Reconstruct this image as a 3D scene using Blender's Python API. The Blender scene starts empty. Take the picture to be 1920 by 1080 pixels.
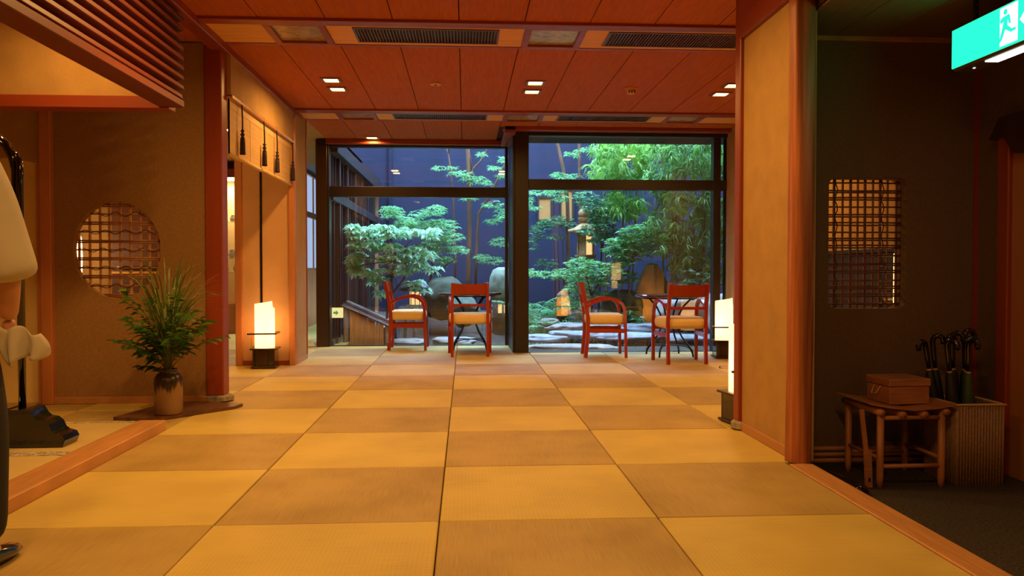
import bpy, math, random
from mathutils import Vector, Matrix, Euler, noise
random.seed(7)
S = bpy.context.scene
COL = S.collection
R = math.radians
PI = math.pi

# ------------------------------------------------------------------ camera, sky, exposure
cam_d = bpy.data.cameras.new('camera'); cam_d.lens = 28; cam_d.sensor_width = 36; cam_d.clip_start = .05; cam_d.clip_end = 100
cam = bpy.data.objects.new('camera', cam_d); COL.objects.link(cam)
cam.location = (0, 0, 1.0)
cam.rotation_euler = (R(90 - 1.289), 0, R(-3.365))
S.camera = cam
S.view_settings.view_transform = 'Standard'; S.view_settings.look = 'None'
S.view_settings.gamma = 1; S.view_settings.use_curve_mapping = False
S.view_settings.exposure = 0.0
W = bpy.data.worlds.new('sky'); S.world = W; W.use_nodes = True
_bg = W.node_tree.nodes['Background']; _bg.inputs[0].default_value = (.36, .62, 1.0, 1); _bg.inputs[1].default_value = 28.0
WARM = (1.0, .52, .13)
DL_W = 12.0            # watts of one ceiling downlight
H = 2.70               # ceiling height

_F = 1493.33
_rm = cam.rotation_euler.to_matrix()
def at(px, py, Y):
    d = _rm @ Vector(((px - 960) / _F, (540 - py) / _F, -1))
    return Vector((0, 0, 1)) + d * (Y / d.y)

# ------------------------------------------------------------------ mesh helpers
class MB:
    def __init__(s): s.v = []; s.f = []; s.mi = []
    def add(s, v, f):
        o = len(s.v); s.v += [tuple(p) for p in v]; s.f += [tuple(i + o for i in q) for q in f]; return s
    def box(s, x0, x1, y0, y1, z0, z1, c=0.0, m=None):
        if x0 > x1: x0, x1 = x1, x0
        if y0 > y1: y0, y1 = y1, y0
        if z0 > z1: z0, z1 = z1, z0
        lo = (x0, y0, z0); hi = (x1, y1, z1)
        if c <= 0:
            v = [(x, y, z) for x in (x0, x1) for y in (y0, y1) for z in (z0, z1)]
            f = [(0, 1, 3, 2), (4, 6, 7, 5), (0, 4, 5, 1), (2, 3, 7, 6), (0, 2, 6, 4), (1, 5, 7, 3)]
        else:
            c = min(c, .45 * min(x1 - x0, y1 - y0, z1 - z0))
            v = []; idx = {}
            for sx in (0, 1):
                for sy in (0, 1):
                    for sz in (0, 1):
                        for ax in range(3):
                            p = []
                            for a, sg in enumerate((sx, sy, sz)):
                                e = lo[a] if sg == 0 else hi[a]
                                p.append(e if a == ax else e + (c if sg == 0 else -c))
                            idx[(sx, sy, sz, ax)] = len(v); v.append(tuple(p))
            f = []
            def I(t, ax): return idx[(t[0], t[1], t[2], ax)]
            for ax in range(3):
                b, d = (ax + 1) % 3, (ax + 2) % 3
                for sg in (0, 1):
                    q = []
                    for (u, w) in ((0, 0), (1, 0), (1, 1), (0, 1)):
                        t = [0, 0, 0]; t[ax] = sg; t[b] = u; t[d] = w; q.append(I(t, ax))
                    f.append(tuple(q if sg else q[::-1]))
                for u in (0, 1):
                    for w in (0, 1):
                        t0 = [0, 0, 0]; t1 = [0, 0, 0]; t0[ax] = 0; t1[ax] = 1
                        t0[b] = t1[b] = u; t0[d] = t1[d] = w
                        q = [I(t0, b), I(t1, b), I(t1, d), I(t0, d)]
                        f.append(tuple(q if (u == w) else q[::-1]))
            for sx in (0, 1):
                for sy in (0, 1):
                    for sz in (0, 1):
                        q = [idx[(sx, sy, sz, a)] for a in range(3)]
                        f.append(tuple(q if (sx + sy + sz) % 2 else q[::-1]))
        if m is not None: v = [m @ Vector(p) for p in v]
        return s.add(v, f)
    def tube(s, pts, r, n=8, cap=True, phase=0.0, up=None):
        pts = [Vector(p) for p in pts]; k = len(pts)
        rs = r if isinstance(r, (list, tuple)) else [r] * k
        t = []
        for i in range(k):
            a = pts[max(0, i - 1)]; b = pts[min(k - 1, i + 1)]; t.append((b - a).normalized())
        u = Vector(up) if up else (Vector((0, 0, 1)) if abs(t[0].z) < .9 else Vector((1, 0, 0)))
        u = (u - t[0] * u.dot(t[0])).normalized()
        v = []
        for i in range(k):
            u = (u - t[i] * u.dot(t[i])).normalized(); w = t[i].cross(u)
            rr = rs[i]; ru, rw = rr if isinstance(rr, (tuple, list)) else (rr, rr)
            for j in range(n):
                a = 2 * PI * j / n + phase; v.append(pts[i] + u * math.cos(a) * ru + w * math.sin(a) * rw)
        f = [(i * n + j, i * n + (j + 1) % n, (i + 1) * n + (j + 1) % n, (i + 1) * n + j) for i in range(k - 1) for j in range(n)]
        if cap: f += [tuple(range(n))[::-1], tuple((k - 1) * n + j for j in range(n))]
        return s.add(v, f)
    def bar(s, pts, w, h, up=None):          # rectangular section: h along up, w across
        q = math.sqrt(2) / 2
        return s.tube(pts, [(h * q, w * q)] * len(pts), 4, True, PI / 4, up)
    def lathe(s, prof, n=20, c=(0, 0, 0), cap=True):
        v = [(c[0] + r * math.cos(2 * PI * j / n), c[1] + r * math.sin(2 * PI * j / n), c[2] + z) for r, z in prof for j in range(n)]
        k = len(prof)
        f = [(i * n + j, i * n + (j + 1) % n, (i + 1) * n + (j + 1) % n, (i + 1) * n + j) for i in range(k - 1) for j in range(n)]
        if cap: f += [tuple(range(n))[::-1], tuple((k - 1) * n + j for j in range(n))]
        return s.add(v, f)
    def prism(s, poly, ax, lo, hi):          # 2-D polygon extruded along axis ax
        def P(a, b, h): return (h, a, b) if ax == 'x' else (a, h, b) if ax == 'y' else (a, b, h)
        n = len(poly)
        v = [P(a, b, lo) for a, b in poly] + [P(a, b, hi) for a, b in poly]
        f = [tuple(range(n))[::-1], tuple(range(n, 2 * n))] + [(i, (i + 1) % n, n + (i + 1) % n, n + i) for i in range(n)]
        return s.add(v, f)
    def mesh(s, name, mat, smooth=False):
        me = bpy.data.meshes.new(name); me.from_pydata(s.v, [], s.f)
        if smooth: me.polygons.foreach_set('use_smooth', [True] * len(me.polygons))
        else: me.polygons.foreach_set('use_smooth', [False] * len(me.polygons))
        if mat: me.materials.append(mat)
        me.update(); return me
    def build(s, name, mat, parent=None, smooth=False):
        me = s.mesh(name, mat, smooth)
        if len(s.f) < 60000: fixn(me)
        return link(name, me, parent)

import bmesh
def fixn(me):
    bm = bmesh.new(); bm.from_mesh(me); bmesh.ops.recalc_face_normals(bm, faces=bm.faces); bm.to_mesh(me); bm.free()
def link(name, data, parent=None):
    o = bpy.data.objects.new(name, data); COL.objects.link(o)
    if parent:
        o.parent = parent
        o.matrix_parent_inverse = Matrix.LocRotScale(parent.location, parent.rotation_euler, parent.scale).inverted() if parent.parent is None else \
            (Matrix.LocRotScale(parent.parent.location, parent.parent.rotation_euler, parent.parent.scale) @ parent.matrix_parent_inverse @ Matrix.LocRotScale(parent.location, parent.rotation_euler, parent.scale)).inverted()
    return o
def tag(o, label=None, cat=None, group=None, kind=None):
    if label: o['label'] = label
    if cat: o['category'] = cat
    if group: o['group'] = group
    if kind: o['kind'] = kind
    return o
def thing(name, label, cat, loc=(0, 0, 0), rz=0, group=None):
    o = bpy.data.objects.new(name, None); COL.objects.link(o); o.empty_display_size = .1
    o.location = loc; o.rotation_euler = (0, 0, rz); return tag(o, label, cat, group)
def struct(name, mb, mat, label=None, parent=None, smooth=False):
    o = mb.build(name, mat, parent, smooth)
    if not parent: tag(o, label, None, None, 'structure')
    return o
def sroot(name, label, loc=(0, 0, 0)):
    o = bpy.data.objects.new(name, None); COL.objects.link(o); o.location = loc; o.empty_display_size = .1
    o['kind'] = 'structure'; o['label'] = label; return o
def copy_tree(o, parent=None):
    c = o.copy(); COL.objects.link(c); c.parent = parent
    for ch in list(o.children): copy_tree(ch, c)
    return c
def B(*a, **k): return MB().box(*a, **k)

# ------------------------------------------------------------------ materials
MATS = {}
def mat(name, col, rough=.5, var=.0, scale=6, stretch=(1, 1, 1), bump=0.0, bscale=None, metal=0, spec=.5, col2=None, emit=None, estr=0, trans=0, coat=0, detail=4, coord='Object'):
    if name in MATS: return MATS[name]
    m = bpy.data.materials.new(name); m.use_nodes = True; nt = m.node_tree; b = nt.nodes['Principled BSDF']
    b.inputs['Base Color'].default_value = (*col, 1); b.inputs['Roughness'].default_value = rough
    b.inputs['Metallic'].default_value = metal; b.inputs['Specular IOR Level'].default_value = spec
    b.inputs['Coat Weight'].default_value = coat
    if emit: b.inputs['Emission Color'].default_value = (*emit, 1); b.inputs['Emission Strength'].default_value = estr
    if trans: b.inputs['Transmission Weight'].default_value = trans
    if var or bump or col2:
        tc = nt.nodes.new('ShaderNodeTexCoord'); mp = nt.nodes.new('ShaderNodeMapping'); mp.inputs['Scale'].default_value = stretch
        nt.links.new(tc.outputs[coord], mp.inputs[0])
        nz = nt.nodes.new('ShaderNodeTexNoise'); nz.inputs['Scale'].default_value = scale; nz.inputs['Detail'].default_value = detail
        nt.links.new(mp.outputs[0], nz.inputs[0])
        if var or col2:
            cr = nt.nodes.new('ShaderNodeValToRGB'); e = cr.color_ramp.elements
            e[0].position = .32; e[1].position = .68
            lo = [c * (1 - var) for c in col]; hi = list(col2) if col2 else [min(1, c * (1 + var)) for c in col]
            e[0].color = (*lo, 1); e[1].color = (*hi, 1)
            nt.links.new(nz.outputs[0], cr.inputs[0]); nt.links.new(cr.outputs[0], b.inputs['Base Color'])
        if bump:
            src = nz
            if bscale:
                src = nt.nodes.new('ShaderNodeTexNoise'); src.inputs['Scale'].default_value = bscale; nt.links.new(mp.outputs[0], src.inputs[0])
            bp = nt.nodes.new('ShaderNodeBump'); bp.inputs['Strength'].default_value = bump; bp.inputs['Distance'].default_value = .01
            nt.links.new(src.outputs[0], bp.inputs['Height']); nt.links.new(bp.outputs[0], b.inputs['Normal'])
    MATS[name] = m; return m
def emis(name, col, st):
    if name in MATS: return MATS[name]
    m = bpy.data.materials.new(name); m.use_nodes = True; nt = m.node_tree; nt.nodes.clear()
    e = nt.nodes.new('ShaderNodeEmission'); e.inputs[0].default_value = (*col, 1); e.inputs[1].default_value = st
    o = nt.nodes.new('ShaderNodeOutputMaterial'); nt.links.new(e.outputs[0], o.inputs[0]); MATS[name] = m; return m
def tatami(name, col, col2, along):
    m = bpy.data.materials.new(name); m.use_nodes = True; nt = m.node_tree; b = nt.nodes['Principled BSDF']
    b.inputs['Roughness'].default_value = .55; b.inputs['Specular IOR Level'].default_value = .35
    tc = nt.nodes.new('ShaderNodeTexCoord'); N = nt.nodes; Lk = nt.links
    mp = N.new('ShaderNodeMapping'); mp.inputs['Scale'].default_value = (6, 260, 1) if along == 'x' else (260, 6, 1)
    Lk.new(tc.outputs['Object'], mp.inputs[0])
    n1 = N.new('ShaderNodeTexNoise'); n1.inputs['Scale'].default_value = 1; n1.inputs['Detail'].default_value = 3; Lk.new(mp.outputs[0], n1.inputs[0])
    n2 = N.new('ShaderNodeTexNoise'); n2.inputs['Scale'].default_value = 2.2; n2.inputs['Detail'].default_value = 2; Lk.new(tc.outputs['Object'], n2.inputs[0])
    wv = N.new('ShaderNodeTexWave'); wv.bands_direction = 'X' if along == 'x' else 'Y'; wv.inputs['Scale'].default_value = 19; wv.inputs['Distortion'].default_value = .6
    Lk.new(tc.outputs['Object'], wv.inputs[0])
    mx = N.new('ShaderNodeMath'); mx.operation = 'MULTIPLY_ADD'; Lk.new(n1.outputs[0], mx.inputs[0]); mx.inputs[1].default_value = .62; Lk.new(n2.outputs[0], mx.inputs[2])
    m2 = N.new('ShaderNodeMath'); m2.operation = 'MULTIPLY_ADD'; Lk.new(wv.outputs['Fac'], m2.inputs[0]); m2.inputs[1].default_value = .10; Lk.new(mx.outputs[0], m2.inputs[2])
    cr = N.new('ShaderNodeValToRGB'); cr.color_ramp.elements[0].position = .55; cr.color_ramp.elements[1].position = 1.1
    cr.color_ramp.elements[0].color = (*col2, 1); cr.color_ramp.elements[1].color = (*col, 1)
    Lk.new(m2.outputs[0], cr.inputs[0]); Lk.new(cr.outputs[0], b.inputs['Base Color'])
    bp = N.new('ShaderNodeBump'); bp.inputs['Strength'].default_value = .25; bp.inputs['Distance'].default_value = .003
    Lk.new(n1.outputs[0], bp.inputs['Height']); Lk.new(bp.outputs[0], b.inputs['Normal']); MATS[name] = m; return m
def leafmat(name, c1, c2, rough=.35):
    m = bpy.data.materials.new(name); m.use_nodes = True; nt = m.node_tree; N = nt.nodes; Lk = nt.links; b = N['Principled BSDF']
    tc = N.new('ShaderNodeTexCoord'); nz = N.new('ShaderNodeTexNoise'); nz.inputs['Scale'].default_value = 5; Lk.new(tc.outputs['Object'], nz.inputs[0])
    cr = N.new('ShaderNodeValToRGB'); cr.color_ramp.elements[0].position = .35; cr.color_ramp.elements[1].position = .65
    cr.color_ramp.elements[0].color = (*c1, 1); cr.color_ramp.elements[1].color = (*c2, 1); Lk.new(nz.outputs[0], cr.inputs[0])
    Lk.new(cr.outputs[0], b.inputs['Base Color']); b.inputs['Roughness'].default_value = rough; b.inputs['Specular IOR Level'].default_value = .6
    tr = N.new('ShaderNodeBsdfTranslucent'); Lk.new(cr.outputs[0], tr.inputs[0]); mx = N.new('ShaderNodeMixShader'); mx.inputs[0].default_value = .4
    Lk.new(b.outputs[0], mx.inputs[1]); Lk.new(tr.outputs[0], mx.inputs[2]); Lk.new(mx.outputs[0], N['Material Output'].inputs[0]); MATS[name] = m; return m
def glassmat(name, refl=.06):
    m = bpy.data.materials.new(name); m.use_nodes = True; nt = m.node_tree; N = nt.nodes; Lk = nt.links; N.clear()
    lw = N.new('ShaderNodeLayerWeight'); lw.inputs[0].default_value = .5
    pw = N.new('ShaderNodeMath'); pw.operation = 'POWER'; Lk.new(lw.outputs['Facing'], pw.inputs[0]); pw.inputs[1].default_value = 5
    ma = N.new('ShaderNodeMath'); ma.operation = 'MULTIPLY_ADD'; Lk.new(pw.outputs[0], ma.inputs[0]); ma.inputs[1].default_value = .7; ma.inputs[2].default_value = refl
    t = N.new('ShaderNodeBsdfTransparent'); t.inputs[0].default_value = (.97, .98, .98, 1); g = N.new('ShaderNodeBsdfGlossy'); g.inputs['Roughness'].default_value = 0.0
    mx = N.new('ShaderNodeMixShader'); Lk.new(ma.outputs[0], mx.inputs[0]); Lk.new(t.outputs[0], mx.inputs[1]); Lk.new(g.outputs[0], mx.inputs[2])
    o = N.new('ShaderNodeOutputMaterial'); Lk.new(mx.outputs[0], o.inputs[0]); MATS[name] = m; return m
def papermat(name, col, st):
    m = bpy.data.materials.new(name); m.use_nodes = True; nt = m.node_tree; N = nt.nodes; Lk = nt.links; N.clear()
    d = N.new('ShaderNodeBsdfDiffuse'); d.inputs[0].default_value = (.8, .75, .65, 1); t = N.new('ShaderNodeBsdfTranslucent'); t.inputs[0].default_value = (.8, .72, .6, 1)
    mx = N.new('ShaderNodeMixShader'); mx.inputs[0].default_value = .6; Lk.new(d.outputs[0], mx.inputs[1]); Lk.new(t.outputs[0], mx.inputs[2])
    e = N.new('ShaderNodeEmission'); e.inputs[0].default_value = (*col, 1); e.inputs[1].default_value = st
    ad = N.new('ShaderNodeAddShader'); Lk.new(mx.outputs[0], ad.inputs[0]); Lk.new(e.outputs[0], ad.inputs[1])
    o = N.new('ShaderNodeOutputMaterial'); Lk.new(ad.outputs[0], o.inputs[0]); MATS[name] = m; return m

M_TL = tatami('tatami_sheen_light', (.66, .50, .14), (.52, .38, .10), 'x')  # brighter copy: sheen of the weave direction put into the colour
M_TD = tatami('tatami_sheen_dark', (.50, .35, .12), (.35, .23, .07), 'y')  # same mat turned, its duller sheen painted as a darker tone
M_GAP = mat('floor_gap', (.05, .035, .02), .9)
M_CEIL = mat('ceiling_cedar', (.46, .112, .012), .7, .12, 5, (14, 1.0, 1), .05, spec=.12)
M_STRIP = mat('pale_cedar', (.80, .40, .10), .6, .12, 5, (1, 16, 1), .04, spec=.2)
M_JOINT = mat('ceiling_joint', (.06, .018, .01), .8)
M_RED = mat('red_cedar', (.28, .046, .014), .42, .2, 5, (1, 1, .12), .06)
M_REDY = mat('red_cedar_beam', (.28, .046, .014), .42, .2, 5, (1, .12, 1), .06)
M_REDX = mat('red_cedar_rail', (.28, .046, .014), .42, .2, 5, (.12, 1, 1), .06)
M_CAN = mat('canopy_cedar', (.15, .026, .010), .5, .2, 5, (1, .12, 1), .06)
M_ORG = mat('orange_cedar', (.50, .19, .065), .45, .18, 6, (1, 1, .12), .05)
M_ORGY = mat('orange_cedar_beam', (.50, .23, .085), .4, .16, 6, (1, .1, 1), .05)
M_LOG = mat('log_pillar', (.42, .135, .05), .5, .38, 7, (5, 5, .22), .5)
M_OCHRE = mat('ochre_plaster', (.46, .275, .095), .9, .07, 7, (1, 1, 1), .18, 60)
M_PANEL = mat('panel_paper', (.60, .34, .17), .85, .05, 4, (1, 1, 1), .1, 40)
M_BROWN = mat('brown_plaster', (.32, .175, .065), .92, .10, 60, (1, 1, 1), .25, 160)
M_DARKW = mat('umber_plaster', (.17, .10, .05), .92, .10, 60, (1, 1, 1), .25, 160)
M_CREAM = mat('cream_panel', (.85, .64, .28), .8, .04, 5)
M_BLKW = mat('dark_bronze_frame', (.022, .012, .009), .4)
M_BRZ = mat('bronze_facing', (.05, .022, .010), .3, spec=.6)
M_LACQ = mat('black_lacquer', (.008, .006, .006), .08, spec=.6, coat=.5)
M_LAMPW = mat('dark_lamp_wood', (.045, .016, .010), .35, .25, 8, (1, 1, .2))
M_LAMPP = mat('brown_cabinet_wood', (.14, .045, .02), .5, .2, 6, (1, 1, .2))
M_CHEST = mat('black_chest_wood', (.012, .007, .005), .5)
M_CHAIR = mat('red_stained_wood', (.32, .024, .006), .28, .15, 7, (1, 1, .2), coat=.3)
M_SEAT = mat('tan_seat_cloth', (.78, .58, .27), .85, .06, 90, bump=.1)
M_IRON = mat('black_iron', (.012, .012, .014), .4, metal=.4)
M_TTOP = mat('table_top_wood', (.10, .035, .02), .18, .2, 6, (6, 1, 1), coat=.4)
M_STONE = mat('pillar_base_stone', (.33, .28, .22), .85, .3, 30, bump=.5)
M_CARPET = mat('pebbled_carpet', (.018, .013, .011), .9, .0, 75, col2=(.055, .040, .032), bump=.8, detail=1)
M_THRESH = mat('threshold_wood', (.56, .27, .10), .4, .14, 5, (12, .8, 1), .04)
M_BAMBOO = mat('aged_bamboo', (.58, .30, .11), .4, .22, 9, (1, 1, .3))
M_BAMBX = mat('aged_bamboo_rod', (.36, .15, .06), .4, .25, 9, (.3, 1, 1))
M_BAMBD = mat('smoked_bamboo', (.20, .062, .024), .45, .25, 9)
M_BAMBL = mat('light_bamboo', (.78, .44, .16), .45, .22, 9, (8, 1, .3))
M_BLIND = mat('reed_blind', (.60, .36, .15), .7, .14, 40, (.05, .05, 5), .35)
M_BLINDB = mat('blind_border', (.66, .44, .20), .8, .05, 30)
M_TASSEL = mat('dark_tassel', (.025, .010, .012), .8)
M_GLASS = glassmat('window_glass')
M_GRILLE = mat('grille_dark', (.010, .006, .005), .6)
M_GSLAT = mat('grille_slat', (.13, .05, .028), .4)
M_FROST = mat('ceiling_frame_glass', (.42, .30, .17), .2, .3, 22, spec=.6)
M_CAP = mat('cream_fixture', (.72, .36, .16), .5)
M_WHITE = mat('white_plastic', (.7, .66, .58), .5)
M_BULB = emis('downlight_bulb', (1, .66, .28), 16)
M_TIN = mat('downlight_rim', (.32, .17, .08), .35, metal=.3)

# ------------------------------------------------------------------ the room: floor
MS = .8832; MX0 = -.1048; MY0 = 3.1607
fl = struct('floor', B(-4.6, 1.664, -3, 10.55, -.30, -.022).box(1.664, 3.3, 4.55, 10.55, -.30, -.022), M_GAP, 'floor of borderless tatami mats laid as a checkerboard')
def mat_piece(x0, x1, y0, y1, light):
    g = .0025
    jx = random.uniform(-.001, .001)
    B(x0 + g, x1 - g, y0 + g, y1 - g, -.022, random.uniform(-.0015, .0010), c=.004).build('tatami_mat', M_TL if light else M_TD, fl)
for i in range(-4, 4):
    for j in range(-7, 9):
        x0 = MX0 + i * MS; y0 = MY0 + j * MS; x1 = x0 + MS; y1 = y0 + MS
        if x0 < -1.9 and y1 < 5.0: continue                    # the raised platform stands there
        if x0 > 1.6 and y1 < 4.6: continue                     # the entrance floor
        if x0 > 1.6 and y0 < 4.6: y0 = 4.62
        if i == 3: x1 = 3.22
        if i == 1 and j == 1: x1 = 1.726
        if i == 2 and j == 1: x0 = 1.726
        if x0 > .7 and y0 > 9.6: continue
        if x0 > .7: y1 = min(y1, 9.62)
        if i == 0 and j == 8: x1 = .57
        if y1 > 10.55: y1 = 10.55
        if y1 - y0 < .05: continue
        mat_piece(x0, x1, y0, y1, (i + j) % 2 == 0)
struct('floor_entrance', B(1.66, 3.1, -3, 4.55, -.3, -.12), M_CARPET, 'dark pebbled floor of the sunken entrance')
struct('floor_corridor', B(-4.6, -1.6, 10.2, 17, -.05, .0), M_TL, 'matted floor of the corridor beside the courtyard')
th = struct('trim_1', B(1.664, 1.786, -3, 3.99, -.12, .003, c=.004), M_THRESH, 'wooden threshold beam along the sunken entrance')

# ceiling
ce = struct('ceiling', B(-1.84, 3.3, -3, 10.75, 2.716, 2.80), M_JOINT, 'red cedar panelled ceiling with cross strips')
CJ = [-.04 + .45 * k for k in range(-4, 8)]
CJ[0] = -1.80; CJ[-1] = 3.19
for k in range(len(CJ) - 1):
    for (a, b) in ((-3, -.57), (-.57, 2.45), (2.45, 5.473), (6.137, 8.512)):
        B(CJ[k] + .004, CJ[k + 1] - .004, a, b, H, 2.716).build('ceiling_panel', M_CEIL, ce)
    b = 10.56 if CJ[k + 1] < .45 else 9.47
    if CJ[k] < .40 < CJ[k + 1] + .0: pass
    B(CJ[k] + .004, CJ[k + 1] - .004, 9.152, b, H, 2.716).build('ceiling_panel', M_CEIL, ce)
FR = ((-1.40, -.97), (.424, .866), (2.25, 2.665)); GRL = ((-.79, .246), (1.03, 2.066))
for (ya, yb, yc, yd) in ((5.473, 5.579, 6.093, 6.137), (8.512, 8.665, 9.118, 9.152)):
    B(-1.8, 3.19, ya, yb, H - .022, 2.716, c=.003).build('ceiling_batten', M_REDX, ce)
    B(-1.8, 3.19, yc, yd, H - .006, 2.716, c=.002).build('ceiling_batten', M_REDX, ce)
    xs = [-1.8] + [q for p in sorted(FR + GRL) for q in p] + [3.19]
    for q in range(0, len(xs), 2): B(xs[q], xs[q + 1], yb, yc, H, 2.716).build('strip_panel', M_STRIP, ce)
    for (a, b) in GRL:
        B(a, b, yb, yb + .09, H, 2.716).build('strip_panel', M_STRIP, ce); B(a, b, yc - .075, yc, H, 2.716).build('strip_panel', M_STRIP, ce)
# the dropped edges around the windows and the edge beams
struct('trim_2', B(-1.80, .60, 10.45, 10.56, 2.635, H, c=.006), M_REDX, 'red cedar edge board above the left garden window')
struct('trim_3', B(.45, 3.2, 9.43, 9.55, 2.655, H, c=.006), M_REDX, 'red cedar edge board above the right garden window')
struct('trim_4', B(.47, .60, 9.43, 10.5, 2.62, H, c=.006), M_REDY, 'red cedar edge board where the ceiling steps back')
struct('trim_5', B(-1.90, -1.785, -3, 8.95, 2.645, H + .03, c=.005), M_REDY, 'long red cedar edge beam along the left of the ceiling')
struct('trim_6', B(1.695, 1.83, -3, 4.88, 2.43, H + .02, c=.006), M_REDY, 'dark red lintel beam over the entrance opening')

# ------------------------------------------------------------------ walls
WL = -1.79
struct('wall_left_upper', B(WL - .12, WL, 6.25, 8.50, 2.335, H), M_OCHRE, 'ochre plaster wall above the reed blinds')
struct('trim_7', B(WL - .07, WL + .012, 6.25, 8.50, 2.318, 2.345, c=.003), M_ORGY, 'slim rail the reed blinds hang from')
pier = struct('wall_left_pier', B(WL - .10, WL, 8.50, 9.12, 0, H), M_OCHRE, 'ochre plaster pier left of the garden window')
B(WL - .02, WL + .012, 8.545, 9.12, 0, .05, c=.003).build('baseboard', M_ORGY, pier)
B(WL - .1, WL + .010, 9.11, 9.13, 0, H).build('edge_strip', M_RED, pier)
B(WL - .02, WL + .008, 8.50, 8.515, 2.0, H).build('edge_strip', M_RED, pier)
# panel wall facing the room beyond the blinds
pw = struct('wall_panel', B(-2.34, WL - .04, 8.49, 8.57, 0, H), M_PANEL, 'paper faced wall panel behind the left floor lamp')
B(-2.395, -2.325, 8.455, 8.58, 0, H, c=.004).build('post', M_ORG, pw)
B(-1.842, WL + .010, 8.455, 8.545, 0, 2.6, c=.004).build('post', M_ORG, pw)
B(-2.325, -1.842, 8.475, 8.5, 0, .05, c=.003).build('baseboard', M_RED, pw)
B(-2.142, -2.12, 8.478, 8.5, .05, H).build('dark_strip', M_LACQ, pw)
o = B(-2.235, -2.175, 8.482, 8.492, .20, .30, c=.003).build('wall_socket', M_STRIP, pw)
# left wall with the round window: built as a ring strip around an ellipse
def wall_with_hole(name, label, m, x0, x1, z0, z1, y0, y1, hole):
    mb = MB(); n = len(hole); cx = sum(p[0] for p in hole) / n; cz = sum(p[1] for p in hole) / n
    outer = []
    for (hx, hz) in hole:
        dx, dz = hx - cx, hz - cz; t = 1e9
        if dx > 1e-9: t = min(t, (x1 - cx) / dx)
        if dx < -1e-9: t = min(t, (x0 - cx) / dx)
        if dz > 1e-9: t = min(t, (z1 - cz) / dz)
        if dz < -1e-9: t = min(t, (z0 - cz) / dz)
        outer.append((cx + dx * t, cz + dz * t))
    v = [(a, y0, b) for a, b in outer] + [(a, y0, b) for a, b in hole] + [(a, y1, b) for a, b in hole] + [(a, y1, b) for a, b in outer]
    f = []
    for i in range(n):
        j = (i + 1) % n
        for r in range(3): f.append((r * n + i, r * n + j, (r + 1) * n + j, (r + 1) * n + i))
    mb.add(v, f)
    for (cxx, czz) in ((x0, z0), (x1, z0), (x1, z1), (x0, z1)):   # corner fillers
        e = [p for p in outer]; i0 = min(range(n), key=lambda i: (outer[i][0] - cxx) ** 2 + (outer[i][1] - czz) ** 2)
        for j in (i0 - 1, i0 + 1):
            a = outer[i0]; b = outer[j % n]
            for y in (y0, y1): mb.add([(a[0], y, a[1]), (b[0], y, b[1]), (cxx, y, czz)], [(0, 1, 2)])
    return struct(name, mb, m, label)
ell = [(-2.602 + .322 * math.cos(2 * PI * k / 64 + PI / 64), 1.15 + .362 * math.sin(2 * PI * k / 64 + PI / 64)) for k in range(64)]
wl = wall_with_hole('wall_left_round', 'brown plaster wall with a round latticed opening', M_BROWN, -3.06, -1.93, 0, H, 6.13, 6.195, ell)
B(-3.06, -1.95, 6.105, 6.131, 0, .05, c=.003).build('baseboard', M_ORGY, wl)
# lattice of the round window
rw = tag(sroot('window_1', 'round opening with a lattice of split bamboo'), kind='structure')
def inell(x, z): return ((x + 2.602) / .325) ** 2 + ((z - 1.15) / .365) ** 2
for k in range(-4, 5):
    x = -2.602 + k * .0735 + random.uniform(-.006, .006)
    hz = .365 * math.sqrt(max(0, 1 - ((x + 2.602) / .325) ** 2))
    if hz < .05: continue
    B(x - .009, x + .009, 6.175, 6.188, 1.15 - hz, 1.15 + hz, c=.002).build('lattice_bar', M_BAMBOO, rw)
for k in range(-5, 6):
    z = 1.15 + k * .0675 + random.uniform(-.004, .004)
    hx = .325 * math.sqrt(max(0, 1 - ((z - 1.15) / .365) ** 2))
    if hx < .05: continue
    for dz in (-.007, .007) if k % 2 else (0,):
        MB().tube([(-2.602 - hx + .01, 6.168, z + dz), (-2.602, 6.166, z + dz + random.uniform(-.003, .003)), (-2.602 + hx - .01, 6.168, z + dz)], .006, 6).build('lattice_rod', M_BAMBX, rw, True)
vine = MB()
for k in range(-4, 5, 2):
    z = 1.15 + k * .0675; pts = []
    hx = .30 * math.sqrt(max(0, 1 - ((z - 1.15) / .365) ** 2))
    for q in range(25):
        a = q / 24; pts.append((-2.602 - hx + 2 * hx * a, 6.158, z + .016 * math.sin(a * 2 * PI * hx / .0735)))
    vine.tube(pts, .0032, 5)
vine.build('vine_tie', M_LAMPW, rw, True)
# pillar at the end of that wall
pl = sroot('trim_8', 'red cedar corner pillar beside the vase', (-1.885, 6.2, 0))
B(-1.952, -1.822, 6.115, 6.26, .05, H, c=.008).build('pillar', M_RED, pl)
mb = MB().lathe([(.085, 0), (.115, .012), (.112, .04), (.09, .052)], 14, (-1.882, 6.19, 0)); o = mb.build('base_stone', M_STONE, pl, False)
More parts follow.
